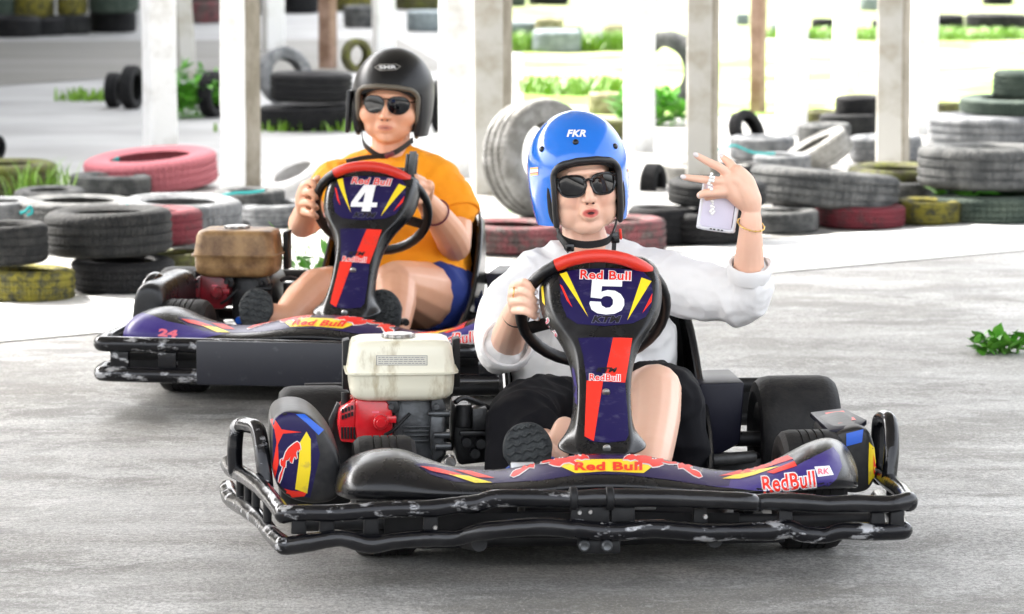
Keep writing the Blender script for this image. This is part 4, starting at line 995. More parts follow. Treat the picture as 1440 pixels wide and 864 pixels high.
# ------------------------------------------------------------------ setting
def ground_mat():
    m = bpy.data.materials.new('worn_concrete'); m.use_nodes = True; nt = m.node_tree; N = nt.nodes; L = nt.links; b = N['Principled BSDF']
    tc = N.new('ShaderNodeTexCoord')
    def nz(sc, st, det=6, ro=.6, loc=(0,0,0)):
        mp = N.new('ShaderNodeMapping'); mp.inputs['Scale'].default_value = st; mp.inputs['Location'].default_value = loc; L.new(tc.outputs['Object'], mp.inputs[0])
        n = N.new('ShaderNodeTexNoise'); n.inputs['Scale'].default_value = sc; n.inputs['Detail'].default_value = det; n.inputs['Roughness'].default_value = ro; n.inputs['Distortion'].default_value = .4
        L.new(mp.outputs[0], n.inputs['Vector']); return n.outputs['Fac']
    def ramp(x, a, c):
        r = N.new('ShaderNodeMapRange'); r.inputs['From Min'].default_value = a; r.inputs['From Max'].default_value = c; L.new(x, r.inputs[0]); return r.outputs[0]
    def mix(f, a, c):
        x = N.new('ShaderNodeMix'); x.data_type = 'RGBA'
        L.new(f, x.inputs['Factor'])
        for s, k in ((a,'A'),(c,'B')):
            if isinstance(s, tuple): x.inputs[k].default_value = (*s,1)
            else: L.new(s, x.inputs[k])
        return x.outputs['Result']
    def amt(f, k):
        x = N.new('ShaderNodeMath'); x.operation = 'MULTIPLY'; x.inputs[1].default_value = k; L.new(f, x.inputs[0]); return x.outputs[0]
    c = mix(ramp(nz(.8,(.6,1,1),5,.6), .35,.65), (.345,.336,.316), (.44,.43,.41))
    c = mix(amt(ramp(nz(1.0,(.6,1.1,1), 9, .7, (13,9,0)), .46,.66),.85), c, (.215,.20,.165))
    c = mix(amt(ramp(nz(1.9,(.8,1.1,1), 13, .8, (3,1,0)), .50,.56),.8), c, (.185,.18,.165))
    c = mix(amt(ramp(nz(1.8,(.75,1.1,1), 13, .78, (7,5,0)), .555,.585),.85), c, (.52,.515,.50))
    c = mix(amt(ramp(nz(1.2,(1,1,1),14,.72,(31,7,0)), .52,.555),.6), c, (.58,.57,.55))
    c = mix(amt(ramp(nz(1.5,(1,1,1),14,.72,(3,47,0)), .54,.575),.6), c, (.21,.20,.175))
    c = mix(amt(ramp(nz(9,(.6,1.2,1), 12, .82, (2,8,0)), .565,.60),.7), c, (.55,.545,.53))
    c = mix(amt(ramp(nz(70,(1,1,1), 4, .75), .44,.58),.7), c, (.15,.147,.138))
    c = mix(amt(ramp(nz(24,(.5,1,1), 8, .8, (21,3,0)), .50,.62),.35), c, (.17,.166,.158))
    c = mix(amt(ramp(nz(190,(1,1,1), 2, .6), .50,.62),.6), c, (.13,.128,.12))
    c = mix(amt(ramp(nz(150,(1,1,1), 2, .6, (4,4,0)), .58,.66),.6), c, (.56,.55,.53))
    L.new(c, b.inputs['Base Color'])
    rr = ramp(nz(2.5,(.4,1.6,1),5,.6,(1,4,0)), .35,.65); mr = N.new('ShaderNodeMapRange'); mr.inputs['To Min'].default_value = .38; mr.inputs['To Max'].default_value = .75; L.new(rr, mr.inputs[0]); L.new(mr.outputs[0], b.inputs['Roughness'])
    bp = N.new('ShaderNodeBump'); bp.inputs['Strength'].default_value = .35; bp.inputs['Distance'].default_value = .01
    ad = N.new('ShaderNodeMath'); ad.operation = 'ADD'; L.new(nz(90,(1,1,1),4,.7), ad.inputs[0]); L.new(nz(6,(.6,1.5,1),6,.7), ad.inputs[1]); L.new(ad.outputs[0], bp.inputs['Height']); L.new(bp.outputs[0], b.inputs['Normal'])
    return m
def sheet(name, pts, z, m, kind='structure'):
    g = G(); g._f([g._v(V((p[0],p[1],z))) for p in pts]); o = g.build(name, m); o['kind'] = kind; return o
GM = ground_mat()
sheet('ground', [(-220,-60),(220,-60),(220,420),(-220,420)], 0, GM)
sunbandm = mat('sunlit_band_tone', (.70,.70,.69), .7, col2=(.45,.45,.44), nscale=5, namt=.6, stretch=(.4,1.4,1), contrast=(.45,.75), bump=.15)  # pale tone puts the sunlit band beside the tyres into the colour
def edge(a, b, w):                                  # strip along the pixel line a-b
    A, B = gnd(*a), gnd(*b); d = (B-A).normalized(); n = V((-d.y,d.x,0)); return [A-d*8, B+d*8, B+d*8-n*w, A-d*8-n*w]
sheet('sunlit_band_strip', edge((0,428),(1440,309),.85), .004, sunbandm)
roadm = mat('dark_worn_asphalt', (.10,.095,.08), .8, col2=(.17,.165,.155), nscale=1.2, stretch=(.3,1.2,1), bump=.2)
sheet('road', [gnd(-400,62)[:2], gnd(560,56)[:2], gnd(640,100)[:2], gnd(150,112)[:2], gnd(-400,150)[:2]], .0075, roadm)
lawnm = mat('lawn_soil', (.10,.16,.03), .9, col2=(.24,.24,.12), nscale=1.5, contrast=(.4,.65))
farshadem = mat('far_track_shaded_concrete', (.19,.19,.185), .75, col2=(.29,.29,.285), nscale=1.3, stretch=(.6,1,1), bump=.2, contrast=(.35,.65))  # darker tone puts the far bend's shade into the concrete colour
sheet('track', [gnd(-500,262)[:2], gnd(640,240)[:2], gnd(690,120)[:2], gnd(660,-70)[:2], gnd(-500,-70)[:2]], .0035, farshadem)
sheet('verge', [gnd(700,55)[:2], gnd(1900,52)[:2], gnd(1900,-40)[:2], gnd(700,-40)[:2]], .004, lawnm)
sandm = mat('pale_dry_sand', (.36,.38,.17), .9, col2=(.13,.25,.02), nscale=1.1, contrast=(.44,.56))
sheet('dry_ground', [gnd(735,168)[:2], gnd(1900,150)[:2], gnd(1900,56)[:2], gnd(735,62)[:2]], .006, sandm)
# ---- grass and small plants
grassm = [mat('grass_blade', (.11,.26,.012), .5, col2=(.19,.33,.03), nscale=30), mat('leaf_green', (.07,.29,.02), .4, col2=(.16,.40,.05), nscale=30)]
for m in grassm: m.node_tree.nodes['Principled BSDF'].inputs['Transmission Weight'].default_value = 0
def tuft(name, label, cx, cy, rx, ry, n, hmin, hmax, seed, cat='grass', leafy=False, spread=.5, z0=0., stuff=False, w=.006):
    random.seed(seed); g = G()
    for _ in range(n):
        a = random.uniform(0,6.283); r = random.random()**.5; b = V((math.cos(a)*rx*r, math.sin(a)*ry*r, 0)); hh = random.uniform(hmin,hmax); d = random.uniform(0,6.283); l = random.uniform(.1,spread)*hh
        t = V((math.cos(d)*l, math.sin(d)*l, 0)); wd = V((-math.sin(d),math.cos(d),0))*w*random.uniform(.6,1.3)
        if leafy:
            tip = b+t+V((0,0,hh)); g.tube([b, b+t*.4+V((0,0,hh*.6)), tip], [.003,.002,.001], 5, 2)
            for _k in range(4):
                p = b.lerp(tip, random.uniform(.3,1)); dd = V((random.uniform(-1,1),random.uniform(-1,.6),random.uniform(-.2,.8))).normalized(); s = random.uniform(.6,1.3)*w*3; sd = dd.cross(V((random.uniform(-.4,.4),.3,1))).normalized()
                q0, q1, q2, q3, q4 = p, p+dd*s*.6+sd*s*.45, p+dd*s*1.3+sd*s*.3, p+dd*s*1.9-V((0,0,s*.3)), None
                vs = [g._v(x) for x in (p, p+dd*s*.5+sd*s*.5, p+dd*s*1.1+sd*s*.42, p+dd*s*1.9-V((0,0,s*.25)), p+dd*s*1.1-sd*s*.42, p+dd*s*.5-sd*s*.5)]
                g._f(vs)
        else:
            vs = [g._v(p) for p in (b-wd, b+wd, b+t*.45+V((0,0,hh*.65))+wd*.7, b+t*.45+V((0,0,hh*.65))-wd*.7)]; g._f(vs); tp = g._v(b+t+V((0,0,hh*.92))); g._f([vs[3],vs[2],tp])
    o = g.build(name, grassm[1 if leafy else 0], rec=False); o.location = (cx,cy,z0); return tag(o, label, cat, kind='stuff' if stuff else None)
def tpx(px, py): p = gnd(px, py); return p.x, p.y
tuft('grass_tuft', 'bright green grass tuft in front of the pink tyre', *tpx(62,287), .15,.08, 170, .04,.22, 1, 'grass', w=.0035, spread=.9)
tuft('leafy_weed', 'green leafy sprig lying alone on the grey track at the right edge', *tpx(1406,496), .085,.05, 26, .015,.05, 2, 'plant', True, 1.8, w=.010)
tuft('leafy_weed', 'bright yellow-green bush between the white pillar and the standing dark tyres', *tpx(268,166), .13,.1, 60, .1,.30, 3, 'bush', True, .5, w=.016)
tuft('grass_tuft', 'low dark green grass patch left of the two upright dark tyres', *tpx(128,142), .22,.12, 120, .03,.10, 4, 'grass', w=.010)
tuft('leafy_weed', 'small weed growing at the foot of the mossy tyres on the right', *tpx(1358,310), .09,.05, 24, .04,.16, 5, 'weed', True, .6, w=.013)
tuft('leafy_weed', 'tiny low weed to the right of the mossy tyres by the bright strip', *tpx(1404,309), .07,.04, 14, .02,.06, 15, 'weed', True, .6, w=.012)
tuft('leafy_weed', 'bright green weeds at the foot of the pillar behind the blue helmet', *tpx(920,176), .22,.1, 50, .05,.2, 6, 'weed', True, .6, w=.016)
tuft('leafy_weed', 'green weed growing inside the hole of the big pale upright tyre', *tpx(742,300), .06,.05, 16, .05,.14, 7, 'weed', True, .6, w=.013)
tuft('leafy_weed', 'green leaves on the ground behind the rusty tan fuel tank', N4.x-.02, N4.y+1.75, .06,.05, 22, .10,.36, 8, 'plant', True, .6, w=.012)
tuft('grass_tuft', 'grass growing along the foot of the dark tyre stack behind the black helmet', *tpx(455,186), .6,.06, 150, .02,.09, 9, 'grass', w=.010)
def strip_grass(a, b, n, h, seed, label):
    A, B = gnd(*a), gnd(*b); c = (A+B)/2; return tuft('grass', label, c.x, c.y, abs(B.x-A.x)/2, .45, n*3, h*.25, h*.8, seed, 'grass', stuff=True, w=.007, spread=1.1)
strip_grass((690,70),(890,70), 900, .22, 21, 'sunlit grass in front of the pale far tyres')
strip_grass((1080,56),(1460,52), 1500, .13, 22, 'long sunlit grass along the far dark barrier on the right')
strip_grass((730,130),(900,130), 350, .16, 23, 'thin sunlit grass round the yellowish lying tyre')
# ---- tyres
def tyre_mat(name, base, dust, amt, paint=None, pamt=.8):
    m = mat(name, base, .8, col2=dust, nscale=3.2, namt=amt, contrast=(.40,.66), rnd=True, spec=.25)
    nt = m.node_tree; N = nt.nodes; L = nt.links; b = N['Principled BSDF']
    tc = N.new('ShaderNodeTexCoord'); g = N.new('ShaderNodeTexGradient'); g.gradient_type = 'RADIAL'; L.new(tc.outputs['Object'], g.inputs[0])
    mu = N.new('ShaderNodeMath'); mu.operation = 'MULTIPLY'; mu.inputs[1].default_value = 64; L.new(g.outputs['Fac'], mu.inputs[0])
    pp = N.new('ShaderNodeMath'); pp.operation = 'PINGPONG'; pp.inputs[1].default_value = .5; L.new(mu.outputs[0], pp.inputs[0])
    ss = N.new('ShaderNodeMapRange'); ss.interpolation_type = 'SMOOTHSTEP'; ss.inputs['From Min'].default_value = .06; ss.inputs['From Max'].default_value = .16; L.new(pp.outputs[0], ss.inputs[0])
    sx = N.new('ShaderNodeSeparateXYZ'); L.new(tc.outputs['Object'], sx.inputs[0]); le = N.new('ShaderNodeVectorMath'); le.operation = 'LENGTH'
    cx = N.new('ShaderNodeCombineXYZ'); L.new(sx.outputs[0], cx.inputs[0]); L.new(sx.outputs[1], cx.inputs[1]); L.new(cx.outputs[0], le.inputs[0])
    mk = N.new('ShaderNodeMath'); mk.operation = 'GREATER_THAN'; mk.inputs[1].default_value = .925; L.new(le.outputs['Value'], mk.inputs[0])
    iv = N.new('ShaderNodeMath'); iv.operation = 'SUBTRACT'; iv.inputs[0].default_value = 1; L.new(ss.outputs[0], iv.inputs[1])
    m2 = N.new('ShaderNodeMath'); m2.operation = 'MULTIPLY'; L.new(iv.outputs[0], m2.inputs[0]); L.new(mk.outputs[0], m2.inputs[1])
    inv = N.new('ShaderNodeMath'); inv.operation = 'SUBTRACT'; inv.inputs[0].default_value = 1; L.new(m2.outputs[0], inv.inputs[1])
    n2 = N.new('ShaderNodeTexNoise'); n2.inputs['Scale'].default_value = 18; L.new(tc.outputs['Object'], n2.inputs['Vector'])
    ad = N.new('ShaderNodeMath'); ad.operation = 'MULTIPLY_ADD'; ad.inputs[1].default_value = .35; L.new(n2.outputs['Fac'], ad.inputs[0]); L.new(inv.outputs[0], ad.inputs[2])
    bp = N.new('ShaderNodeBump'); bp.inputs['Strength'].default_value = .7; bp.inputs['Distance'].default_value = .02; L.new(ad.outputs[0], bp.inputs['Height']); L.new(bp.outputs[0], b.inputs['Normal'])
    if paint:
        n3 = N.new('ShaderNodeTexNoise'); n3.inputs['Scale'].default_value = 3.; n3.inputs['Detail'].default_value = 10; n3.inputs['Roughness'].default_value = .78; L.new(tc.outputs['Object'], n3.inputs['Vector'])
        mr = N.new('ShaderNodeMapRange'); mr.inputs['From Min'].default_value = .62-pamt*.4; mr.inputs['From Max'].default_value = .75-pamt*.4; L.new(n3.outputs['Fac'], mr.inputs[0])
        mx = N.new('ShaderNodeMix'); mx.data_type = 'RGBA'; old = b.inputs['Base Color'].links[0].from_socket; L.new(old, mx.inputs['A']); mx.inputs['B'].default_value = (*paint,1); L.new(mr.outputs[0], mx.inputs['Factor']); L.new(mx.outputs['Result'], b.inputs['Base Color'])
    return m
TM = {'dark': tyre_mat('tyre_dark', (.009,.0095,.010), (.035,.035,.033), .7), 'black': tyre_mat('tyre_black', (.006,.006,.007), (.018,.018,.018), .6),
      'dusty': tyre_mat('tyre_dusty', (.05,.052,.052), (.15,.15,.145), .9), 'grey': tyre_mat('tyre_grey', (.10,.105,.11), (.24,.245,.25), .9),
      'pale': tyre_mat('tyre_pale', (.17,.165,.15), (.36,.355,.34), .9), 'white': tyre_mat('tyre_white', (.66,.65,.64), (.82,.81,.80), 1.),
      'red': tyre_mat('tyre_red', (.025,.022,.022), (.06,.05,.05), .6, (.13,.02,.028), .6), 'pink': tyre_mat('tyre_pink', (.05,.04,.04), (.2,.1,.1), .6, (.42,.13,.15), .85),
      'maroon': tyre_mat('tyre_maroon', (.045,.038,.036), (.13,.10,.09), .8, (.16,.05,.055), .45), 'yellow': tyre_mat('tyre_yellow', (.02,.022,.015), (.07,.07,.05), .6, (.17,.15,.02), .5),
      'moss': tyre_mat('tyre_moss', (.045,.04,.022), (.11,.105,.05), .9, (.10,.11,.02), .4), 'green': tyre_mat('tyre_green', (.03,.045,.035), (.07,.09,.07), .8),
      'paleyellow': tyre_mat('tyre_paleyellow', (.2,.18,.09), (.40,.37,.24), .9), 'blue': tyre_mat('tyre_blue', (.16,.19,.20), (.28,.32,.33), .8)}
_tm = {}
def tyre_mesh(ratio, m):
    k = (round(ratio,1), m)
    if k in _tm: return _tm[k]
    w = k[0]; g = G(); h = w/2
    prof = [(.60,-.40*w),(.66,-.47*w),(.74,-.475*w),(.76,-.49*w),(.86,-.5*w),(.94,-.45*w),(.98,-.40*w),(1.0,-.33*w)]
    for z in (-.22,0,.22): prof += [(1.0,(z-.04)*w),(.975,(z-.03)*w),(.975,(z+.03)*w),(1.0,(z+.04)*w)]
    prof += [(1.0,.33*w),(.98,.40*w),(.94,.45*w),(.86,.5*w),(.76,.49*w),(.74,.475*w),(.66,.47*w),(.60,.40*w),(.62,.36*w),(.85,.40*w),(.92,.3*w),(.93,0),(.92,-.3*w),(.85,-.40*w),(.62,-.36*w)]
    g.lathe(prof, V(), (0,0,1), 56, closed=True)
    bmesh.ops.recalc_face_normals(g.bm, faces=g.bm.faces[:]); me = bpy.data.meshes.new('tyre'); g.bm.to_mesh(me); g.bm.free(); me.materials.append(TM[m]); me.set_sharp_from_angle(angle=R(45)); _tm[k] = me; return me
TG = 'old tyres lining the track'
def tyre(loc, Rr, ratio, m, rot, label):
    o = bpy.data.objects.new('tyre', tyre_mesh(ratio, m)); COL.objects.link(o); o.location = loc; o.scale = (Rr,)*3; o.rotation_euler = rot
    return tag(o, label, 'tyre', TG)
def flat(x0, x1, yt, yb, m, label, Y=None, tilt=(0,0), yaw=None):
    xc = (x0+x1)/2; Yf = Y if Y else gnd(xc, yb).y
    Rr = (x1-x0)/2*(Yf+.28)/FPX; Yc = Yf+Rr; Rr = (x1-x0)/2*Yc/FPX*.99
    zb = at(xc,yb,Yf).z if Y else 0.
    ell = 2*Rr*(CAMH-.2)/Yc                          # vertical spread of the top ring in metres at that depth
    zt = at(xc,yt,Yf+2*Rr*.95).z; th = max(.09, zt-zb)
    th = min(th, Rr*1.1)
    tilt = (tilt[0]+random.uniform(-1.6,1.6), tilt[1]+random.uniform(-1.6,1.6)); p = at(xc, 300, Yc); return tyre((p.x, Yc, zb+th/2), Rr, th/Rr, m, (Matrix.Rotation(R(tilt[0]),3,'X') @ Matrix.Rotation(R(tilt[1]),3,'Y') @ Matrix.Rotation(random.uniform(0,6) if yaw is None else R(yaw),3,'Z')).to_euler(), label), Yf, zb+th
def stand(x0, x1, yt, yb, m, label, yaw=0., lean=0., ratio=.6, Y=None):
    """upright tyre: yaw 0 shows the tread edge-on round its hole facing the camera"""
    xc = (x0+x1)/2; p = gnd(xc, yb) if Y is None else at(xc,yb,Y); top = at(xc, yt, p.y); D_ = (top.z-p.z); Rr = D_/2
    o = tyre((p.x, p.y, p.z+Rr), Rr, ratio, m, (R(90),0,0), label); o.rotation_euler = (Matrix.Rotation(R(yaw),3,'Z') @ Matrix.Rotation(R(90+lean),3,'X')).to_euler(); return o
random.seed(21)
# left pile beside the track
a, Yf, z = flat(-25,105,372,428,'yellow','faded yellow tyre at the bottom left corner of the tyre pile')
flat(-45,68,310,374,'dark','dark tyre lying on top of the faded yellow tyre', Y=Yf+.02)
b, Yf2, z = flat(98,246,355,417,'black','black tyre at the bottom of its stack beside the faded yellow tyre')
flat(62,243,287,366,'dark','large dark treaded tyre lying on top of the black tyre, right of the corner stack', Y=Yf2+.0)
c, Yf3, z = flat(200,290,350,404,'moss','mossy grey tyre under the red painted tyre, left of the rusty tank', Y=None)
flat(120,286,287,352,'red','dark tyre with a faded red painted side behind the large treaded tyre', Y=Yf2+.35)
flat(165,342,272,350,'grey','wide tyre with a pale sunlit top behind the red painted tyre', Y=Yf2+.75)
flat(335,445,287,322,'grey','grey treaded tyre lying just right of the tall white pillar base')
flat(372,470,219,292,'white','sunlit white tyre beside the elbow of the orange t-shirt', tilt=(18,-22))
flat(118,308,210,272,'pink','pink-red painted tyre lying left of the tall white pillar', tilt=(4,-3))
flat(98,214,245,279,'dusty','dusty grey-brown tyre lying in front of the pink tyre')
flat(-70,82,222,280,'moss','mossy brown tyre at the left edge beside the grass tuft')
stand(-22,11,190,226,'black','small black tyre standing at the left edge above the mossy brown tyre',yaw=60)
stand(148,173,102,152,'black','shorter of the two upright black tyres by the low grass',yaw=80, ratio=.7)
stand(171,201,92,154,'black','taller of the two upright black tyres by the low grass',yaw=75, ratio=.6)
stand(284,314,100,166,'black','upright black tyre partly behind the tall white pillar',yaw=70, ratio=.6)
d, Yf4, z = flat(362,505,143,187,'black','black tyre at the bottom of the stack left of the black helmet')
flat(380,498,98,147,'black','rounded black tyre on top of the stack left of the black helmet', Y=Yf4)
stand(362,440,66,150,'grey','grey-white tyre leaning behind the black tyre stack',yaw=35, lean=-14, ratio=.5, Y=Yf4+.9)
stand(478,525,54,102,'moss','brown tyre propped upright above the stack behind the black helmet',yaw=40, ratio=.6, Y=Yf4+1.2)
stand(598,640,112,185,'black','black tyre glimpsed between the black helmet and a white pillar',yaw=80, ratio=.5)
# far wall of tyres, top left
k = 0
far = [(-12,62,22,54,'black','lower black tyre at the far left end of the distant tyre wall'),(20,98,22,52,'black','black tyre under the yellow tyre of the distant wall'),(66,132,20,50,'dark','dark grey lower tyre of the distant wall, left of its blackest gap'),
       (128,196,14,47,'black','lower black tyre of the distant wall just left of the white pillar'),(-20,30,-14,24,'green','greenish dark tyre at the top left corner of the photograph'),(22,82,-6,26,'yellow','mossy yellow tyre in the distant wall near the top left corner'),
       (84,128,-12,22,'yellow','bright yellow patched tyre of the distant wall'),(128,200,-16,18,'green','dark greenish upper tyre of the distant wall beside the white pillar'),(250,316,0,34,'maroon','brownish lower tyre in the gap between the two left pillars'),(252,318,-30,4,'green','greenish upper tyre in the gap between the two left pillars'),
       (398,450,-14,20,'black','black distant tyre left of the thin brown post'),(468,525,-18,17,'yellow','mossy distant tyre right of the thin brown post'),(556,628,-16,15,'moss','dark mossy distant tyre above the black helmet')]
for x0,x1,yt,yb,m,l in far:
    upper = yt < 0 and x0 < 330
    if upper: flat(x0,x1,yt,yb,m,l,Y=gnd((x0+x1)/2,50 if x0 < 230 else 34).y+.05)
    else: flat(x0,x1,yt,yb,m,l)
# pale far tyres, centre
e_, Yf5, z = flat(748,818,40,76,'blue','pale grey tyre lying at the front of the distant pale stack',yaw=10)
flat(706,762,18,62,'blue','pale bluish tyre at the left of the distant pale stack', Y=Yf5+.7)
flat(752,792,16,48,'paleyellow','pale yellow tyre in the middle of the distant pale stack', Y=Yf5+.5)
flat(786,824,6,60,'green','greenish tyre at the right of the distant pale stack', Y=Yf5+.8)
flat(846,884,20,56,'paleyellow','pale yellow tyre between the two far pillars right of the pale stack')
flat(826,882,119,163,'paleyellow','yellowish tyre lying alone on the sunlit ground above the blue helmet')
stand(908,966,44,154,'dusty','big dark upright tyre with a bright hole beside the wide white pillar',yaw=-30, ratio=.5, Y=20.4)
stand(680,836,140,305,'pale','large pale worn tyre standing upright behind the blue helmet',yaw=38, lean=-8, ratio=.75)
# right pile
flat(882,976,284,347,'black','black tyre low in the pile right of the blue helmet')
stand(894,943,230,290,'black','rounded black tyre perched upright next to the blue helmet',yaw=70, ratio=.75, Y=16.2)
flat(640,800,305,362,'maroon','faded maroon tyre lying left of the blue helmet, under the pale upright tyre')
flat(800,938,300,362,'maroon','faded maroon tyre lying behind the chin strap of the blue helmet')
f_, Yf6, z = flat(935,1062,290,348,'black','black tyre under the raised hand holding the phone')
flat(938,1078,246,296,'dark','dark tyre resting on the black tyre behind the raised hand', Y=Yf6+.1)
stand(1040,1096,252,318,'moss','mossy upright tyre end directly behind the raised wrist',yaw=80, ratio=.7, Y=15.6)
flat(1050,1152,292,331,'dusty','dusty grey tyre on the ground just right of the raised forearm')
g_, Yf7, z = flat(1146,1274,284,325,'red','dark tyre with traces of red paint beneath the big tilted grey tyre')
flat(1052,1266,231,302,'dusty','big dusty tilted tyre lying right of the raised hand', Y=Yf7+.02, tilt=(-3,4))
flat(1190,1330,228,296,'moss','brown mossy tyre between the big tilted tyre and the hollow grey tyre')
h_, Yf8, z = flat(1258,1352,276,319,'yellow','small yellow-mossed tyre at the bottom of the right-hand pile')
i_, Yf9, z = flat(1306,1500,262,318,'green','dark greenish tyre under the big hollow grey tyre at the right edge')
flat(1288,1490,199,272,'dusty','big hollow grey tyre with its pale rim facing up at the right edge', Y=Yf9+.05)
j_, Yfa, z = flat(1302,1500,156,216,'grey','large bluish grey tyre lying behind the hollow tyre at the right edge')
flat(1346,1500,133,166,'green','greenish grey tyre on top of the large bluish tyre at the right edge', Y=Yfa+.05)
flat(1392,1490,97,142,'green','square-shouldered dark green tyre topping the right-hand pile', Y=Yfa+.3)
flat(1310,1348,138,166,'moss','small mossy tyre glimpsed right of the second right-hand pillar')
k_, Yfb, z = flat(1150,1236,158,192,'dark','dark tyre under the pair of stacked tyres between the right-hand pillars')
flat(1128,1182,134,186,'moss','mossy brown tyre left in the stack between the right-hand pillars', Y=Yfb+.4)
flat(1172,1240,133,164,'black','black tyre with a pale top in the stack between the right-hand pillars', Y=Yfb+.1)
flat(1192,1296,186,232,'grey','pale grey tyre lying behind the wide right-hand pillar')
stand(1012,1088,154,218,'black','black tyre leaning up to the right of the middle pillar',yaw=50, lean=-20, ratio=.6)
flat(1024,1118,188,228,'grey','bluish grey tyre lying behind the raised hand, in front of the leaning black tyre')
flat(1096,1200,196,238,'pale','pale tyre tilted up with its white side to the left, between two right-hand pillars', tilt=(6,-30))
flat(930,1060,226,262,'pale','pale flat tyre peeping over the dark tyres behind the fingertips')
flat(1085,1185,266,302,'black','black tyre wedged under the big tilted tyre, beside the raised forearm', Y=Yf7+.5)
flat(1236,1312,248,300,'dusty','dusty dark tyre between the brown mossy tyre and the hollow grey tyre')
flat(1058,1140,214,248,'grey','grey tyre lying behind the raised fist, left of the tilted pale tyre')
flat(1120,1196,172,206,'dusty','dusty dark tyre in front of the stack between the right-hand pillars')
flat(826,880,168,200,'moss','mossy tyre just above the blue helmet, left of the wide white pillar')
flat(20,120,262,300,'dusty','dusty tyre lying behind the large treaded tyre, under the grass tuft')
flat(24,196,276,322,'dusty','broad dusty tyre behind the large treaded tyre of the left pile', Y=13.5)
flat(246,352,304,356,'black','black tyre hidden behind the rusty tan fuel tank', Y=13.4)
flat(300,402,266,302,'dusty','dusty tyre at the foot of the tallest bright pillar', Y=14.6)
flat(-40,52,282,318,'grey','grey tyre at the left edge behind the dark tyre of the corner stack', Y=13.6)
flat(1000,1075,228,262,'dark','dark tyre behind the fingers of the raised hand, under the bluish tyre')
for x0,x1,yt,yb,m,l in ((322,372,-12,22,'black','black distant tyre hidden between the tallest pillar and the slim pillar behind it'),(420,466,-40,2,'moss','mossy distant tyre at the top edge left of the thin brown post'),(484,540,6,40,'dusty','dusty distant tyre low behind the slim pillar above the black helmet'),(572,640,14,46,'blue','bluish distant tyre left of the bluish white pillar, above the black helmet')): flat(x0,x1,yt,yb,m,l)
random.seed(31)
row = [(1222,1296,26,46,'black'),(1290,1352,20,44,'black'),(1352,1440,18,43,'dark'),(1138,1172,20,46,'black'),(1080,1110,8,50,'blue'),(1204,1240,-16,16,'blue'),(1376,1420,-12,8,'black')]
names = ['black tyre of the far barrier right of the second right-hand pillar','black tyre in the middle of the far right barrier','dark tyre at the right edge of the far barrier','small black far tyre just right of the slim white pillar','bluish far tyre right of the thin rusty post','bluish tyre high behind the gap between the right-hand pillars','black tyre at the top right corner behind the far barrier']
for (x0,x1,yt,yb,m), l in zip(row, names): flat(x0,x1,yt,yb,m,l)
for (x0,x1,yt,yb,m), l in zip([(690,740,-22,10,'green'),(742,800,-26,8,'black'),(880,912,-10,30,'green'),(1022,1052,-12,36,'blue')],
    ['greenish tyre at the top edge right of the wide grey pillar','black tyre at the top edge above the pale stack','greenish tyre behind the white pillar beside the big olive hoop','bluish tyre between the middle pillar and the thin rusty post']): flat(x0,x1,yt,yb,m,l)
# ---- pillars
pm = mat('peeling_whitewash', (.70,.70,.69), .8, col2=(.42,.40,.36), nscale=7, namt=.8, contrast=(.5,.72), bump=.3, bscale=30)
pg = mat('weathered_concrete_post', (.45,.44,.41), .85, col2=(.30,.27,.21), nscale=6, contrast=(.45,.7), bump=.4, bscale=26)
pb_ = mat('rusty_brown_post', (.16,.09,.055), .7, col2=(.30,.20,.15), nscale=9, contrast=(.4,.65), bump=.3)
pshade = mat('brown_concrete_shade_side', (.20,.175,.13), .85, col2=(.32,.29,.24), nscale=9, contrast=(.4,.7), bump=.4, bscale=26)
PG = 'posts holding up the roof behind the track'
def pillar(x0, x1, yb, m, label, yaw, top=3.9, lean=0., name='pillar', cat='pillar', shade_side=False):
    c = gnd((x0+x1)/2, yb); w = (x1-x0)*c.y/FPX; a = R(yaw); s = w/(abs(math.cos(a))+abs(math.sin(a)))
    g = G(); n = 26; rings = []
    random.seed(int(x0*3+yb))
    for i in range(n):
        z = -.02+top*i/(n-1); r = []
        for sx, sy in ((-1,-1),(1,-1),(1,1),(-1,1)):
            for ux, uy in ((.86,1),(1,.86)) if sx*sy > 0 else ((1,.86),(.86,1)):
                r.append(V((sx*s/2*ux+random.uniform(-.0025,.0025), sy*s/2*uy+random.uniform(-.0025,.0025), z)))
        rings.append(r)
    # order corners round the square
    rings = [sorted(r, key=lambda p: math.atan2(p.y, p.x)) for r in rings]
    g.loft(rings)
    if shade_side:                                    # brown concrete side, its shading put into the colour
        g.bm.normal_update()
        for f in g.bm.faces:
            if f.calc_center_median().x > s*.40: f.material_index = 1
    sh_ = g.build(name, [m, pshade], None, sharp=35); sh_.location = (c.x, c.y+s/2, 0); sh_.rotation_euler = (0, R(lean), a)
    return tag(sh_, label, cat, PG)
pillar(197,250,214,pm,'white pillar standing left of the tall bright pillar, above the pink tyre',22)
pillar(250,277,112,pg,'thin leaning grey post just behind the left white pillar',10, lean=-3)
pillar(309,367,284,pm,'tallest bright white pillar with a brown shaded right side, rising from the left tyre pile',-24, shade_side=True)
pillar(366,401,72,pm,'slim white pillar behind the right side of the tallest bright pillar',20)
pillar(447,474,98,pb_,'thin dark brown post left of the black helmet',-25, name='post', cat='post')
pillar(522,556,84,pm,'slim white pillar directly above the black helmet',15)
pillar(616,663,250,pm,'bluish white pillar just right of the black helmet',18)
pillar(666,721,275,pg,'wide cream-grey pillar left of the blue helmet, beside the pale upright tyre',-14, shade_side=True)
pillar(818,849,72,pm,'slim white pillar above the blue helmet, right of the pale stack',45)
pillar(877,922,214,pm,'wide white pillar to the upper right of the blue helmet',20)
pillar(964,1013,262,pg,'grey concrete pillar behind the fingertips of the raised hand',-16, shade_side=True)
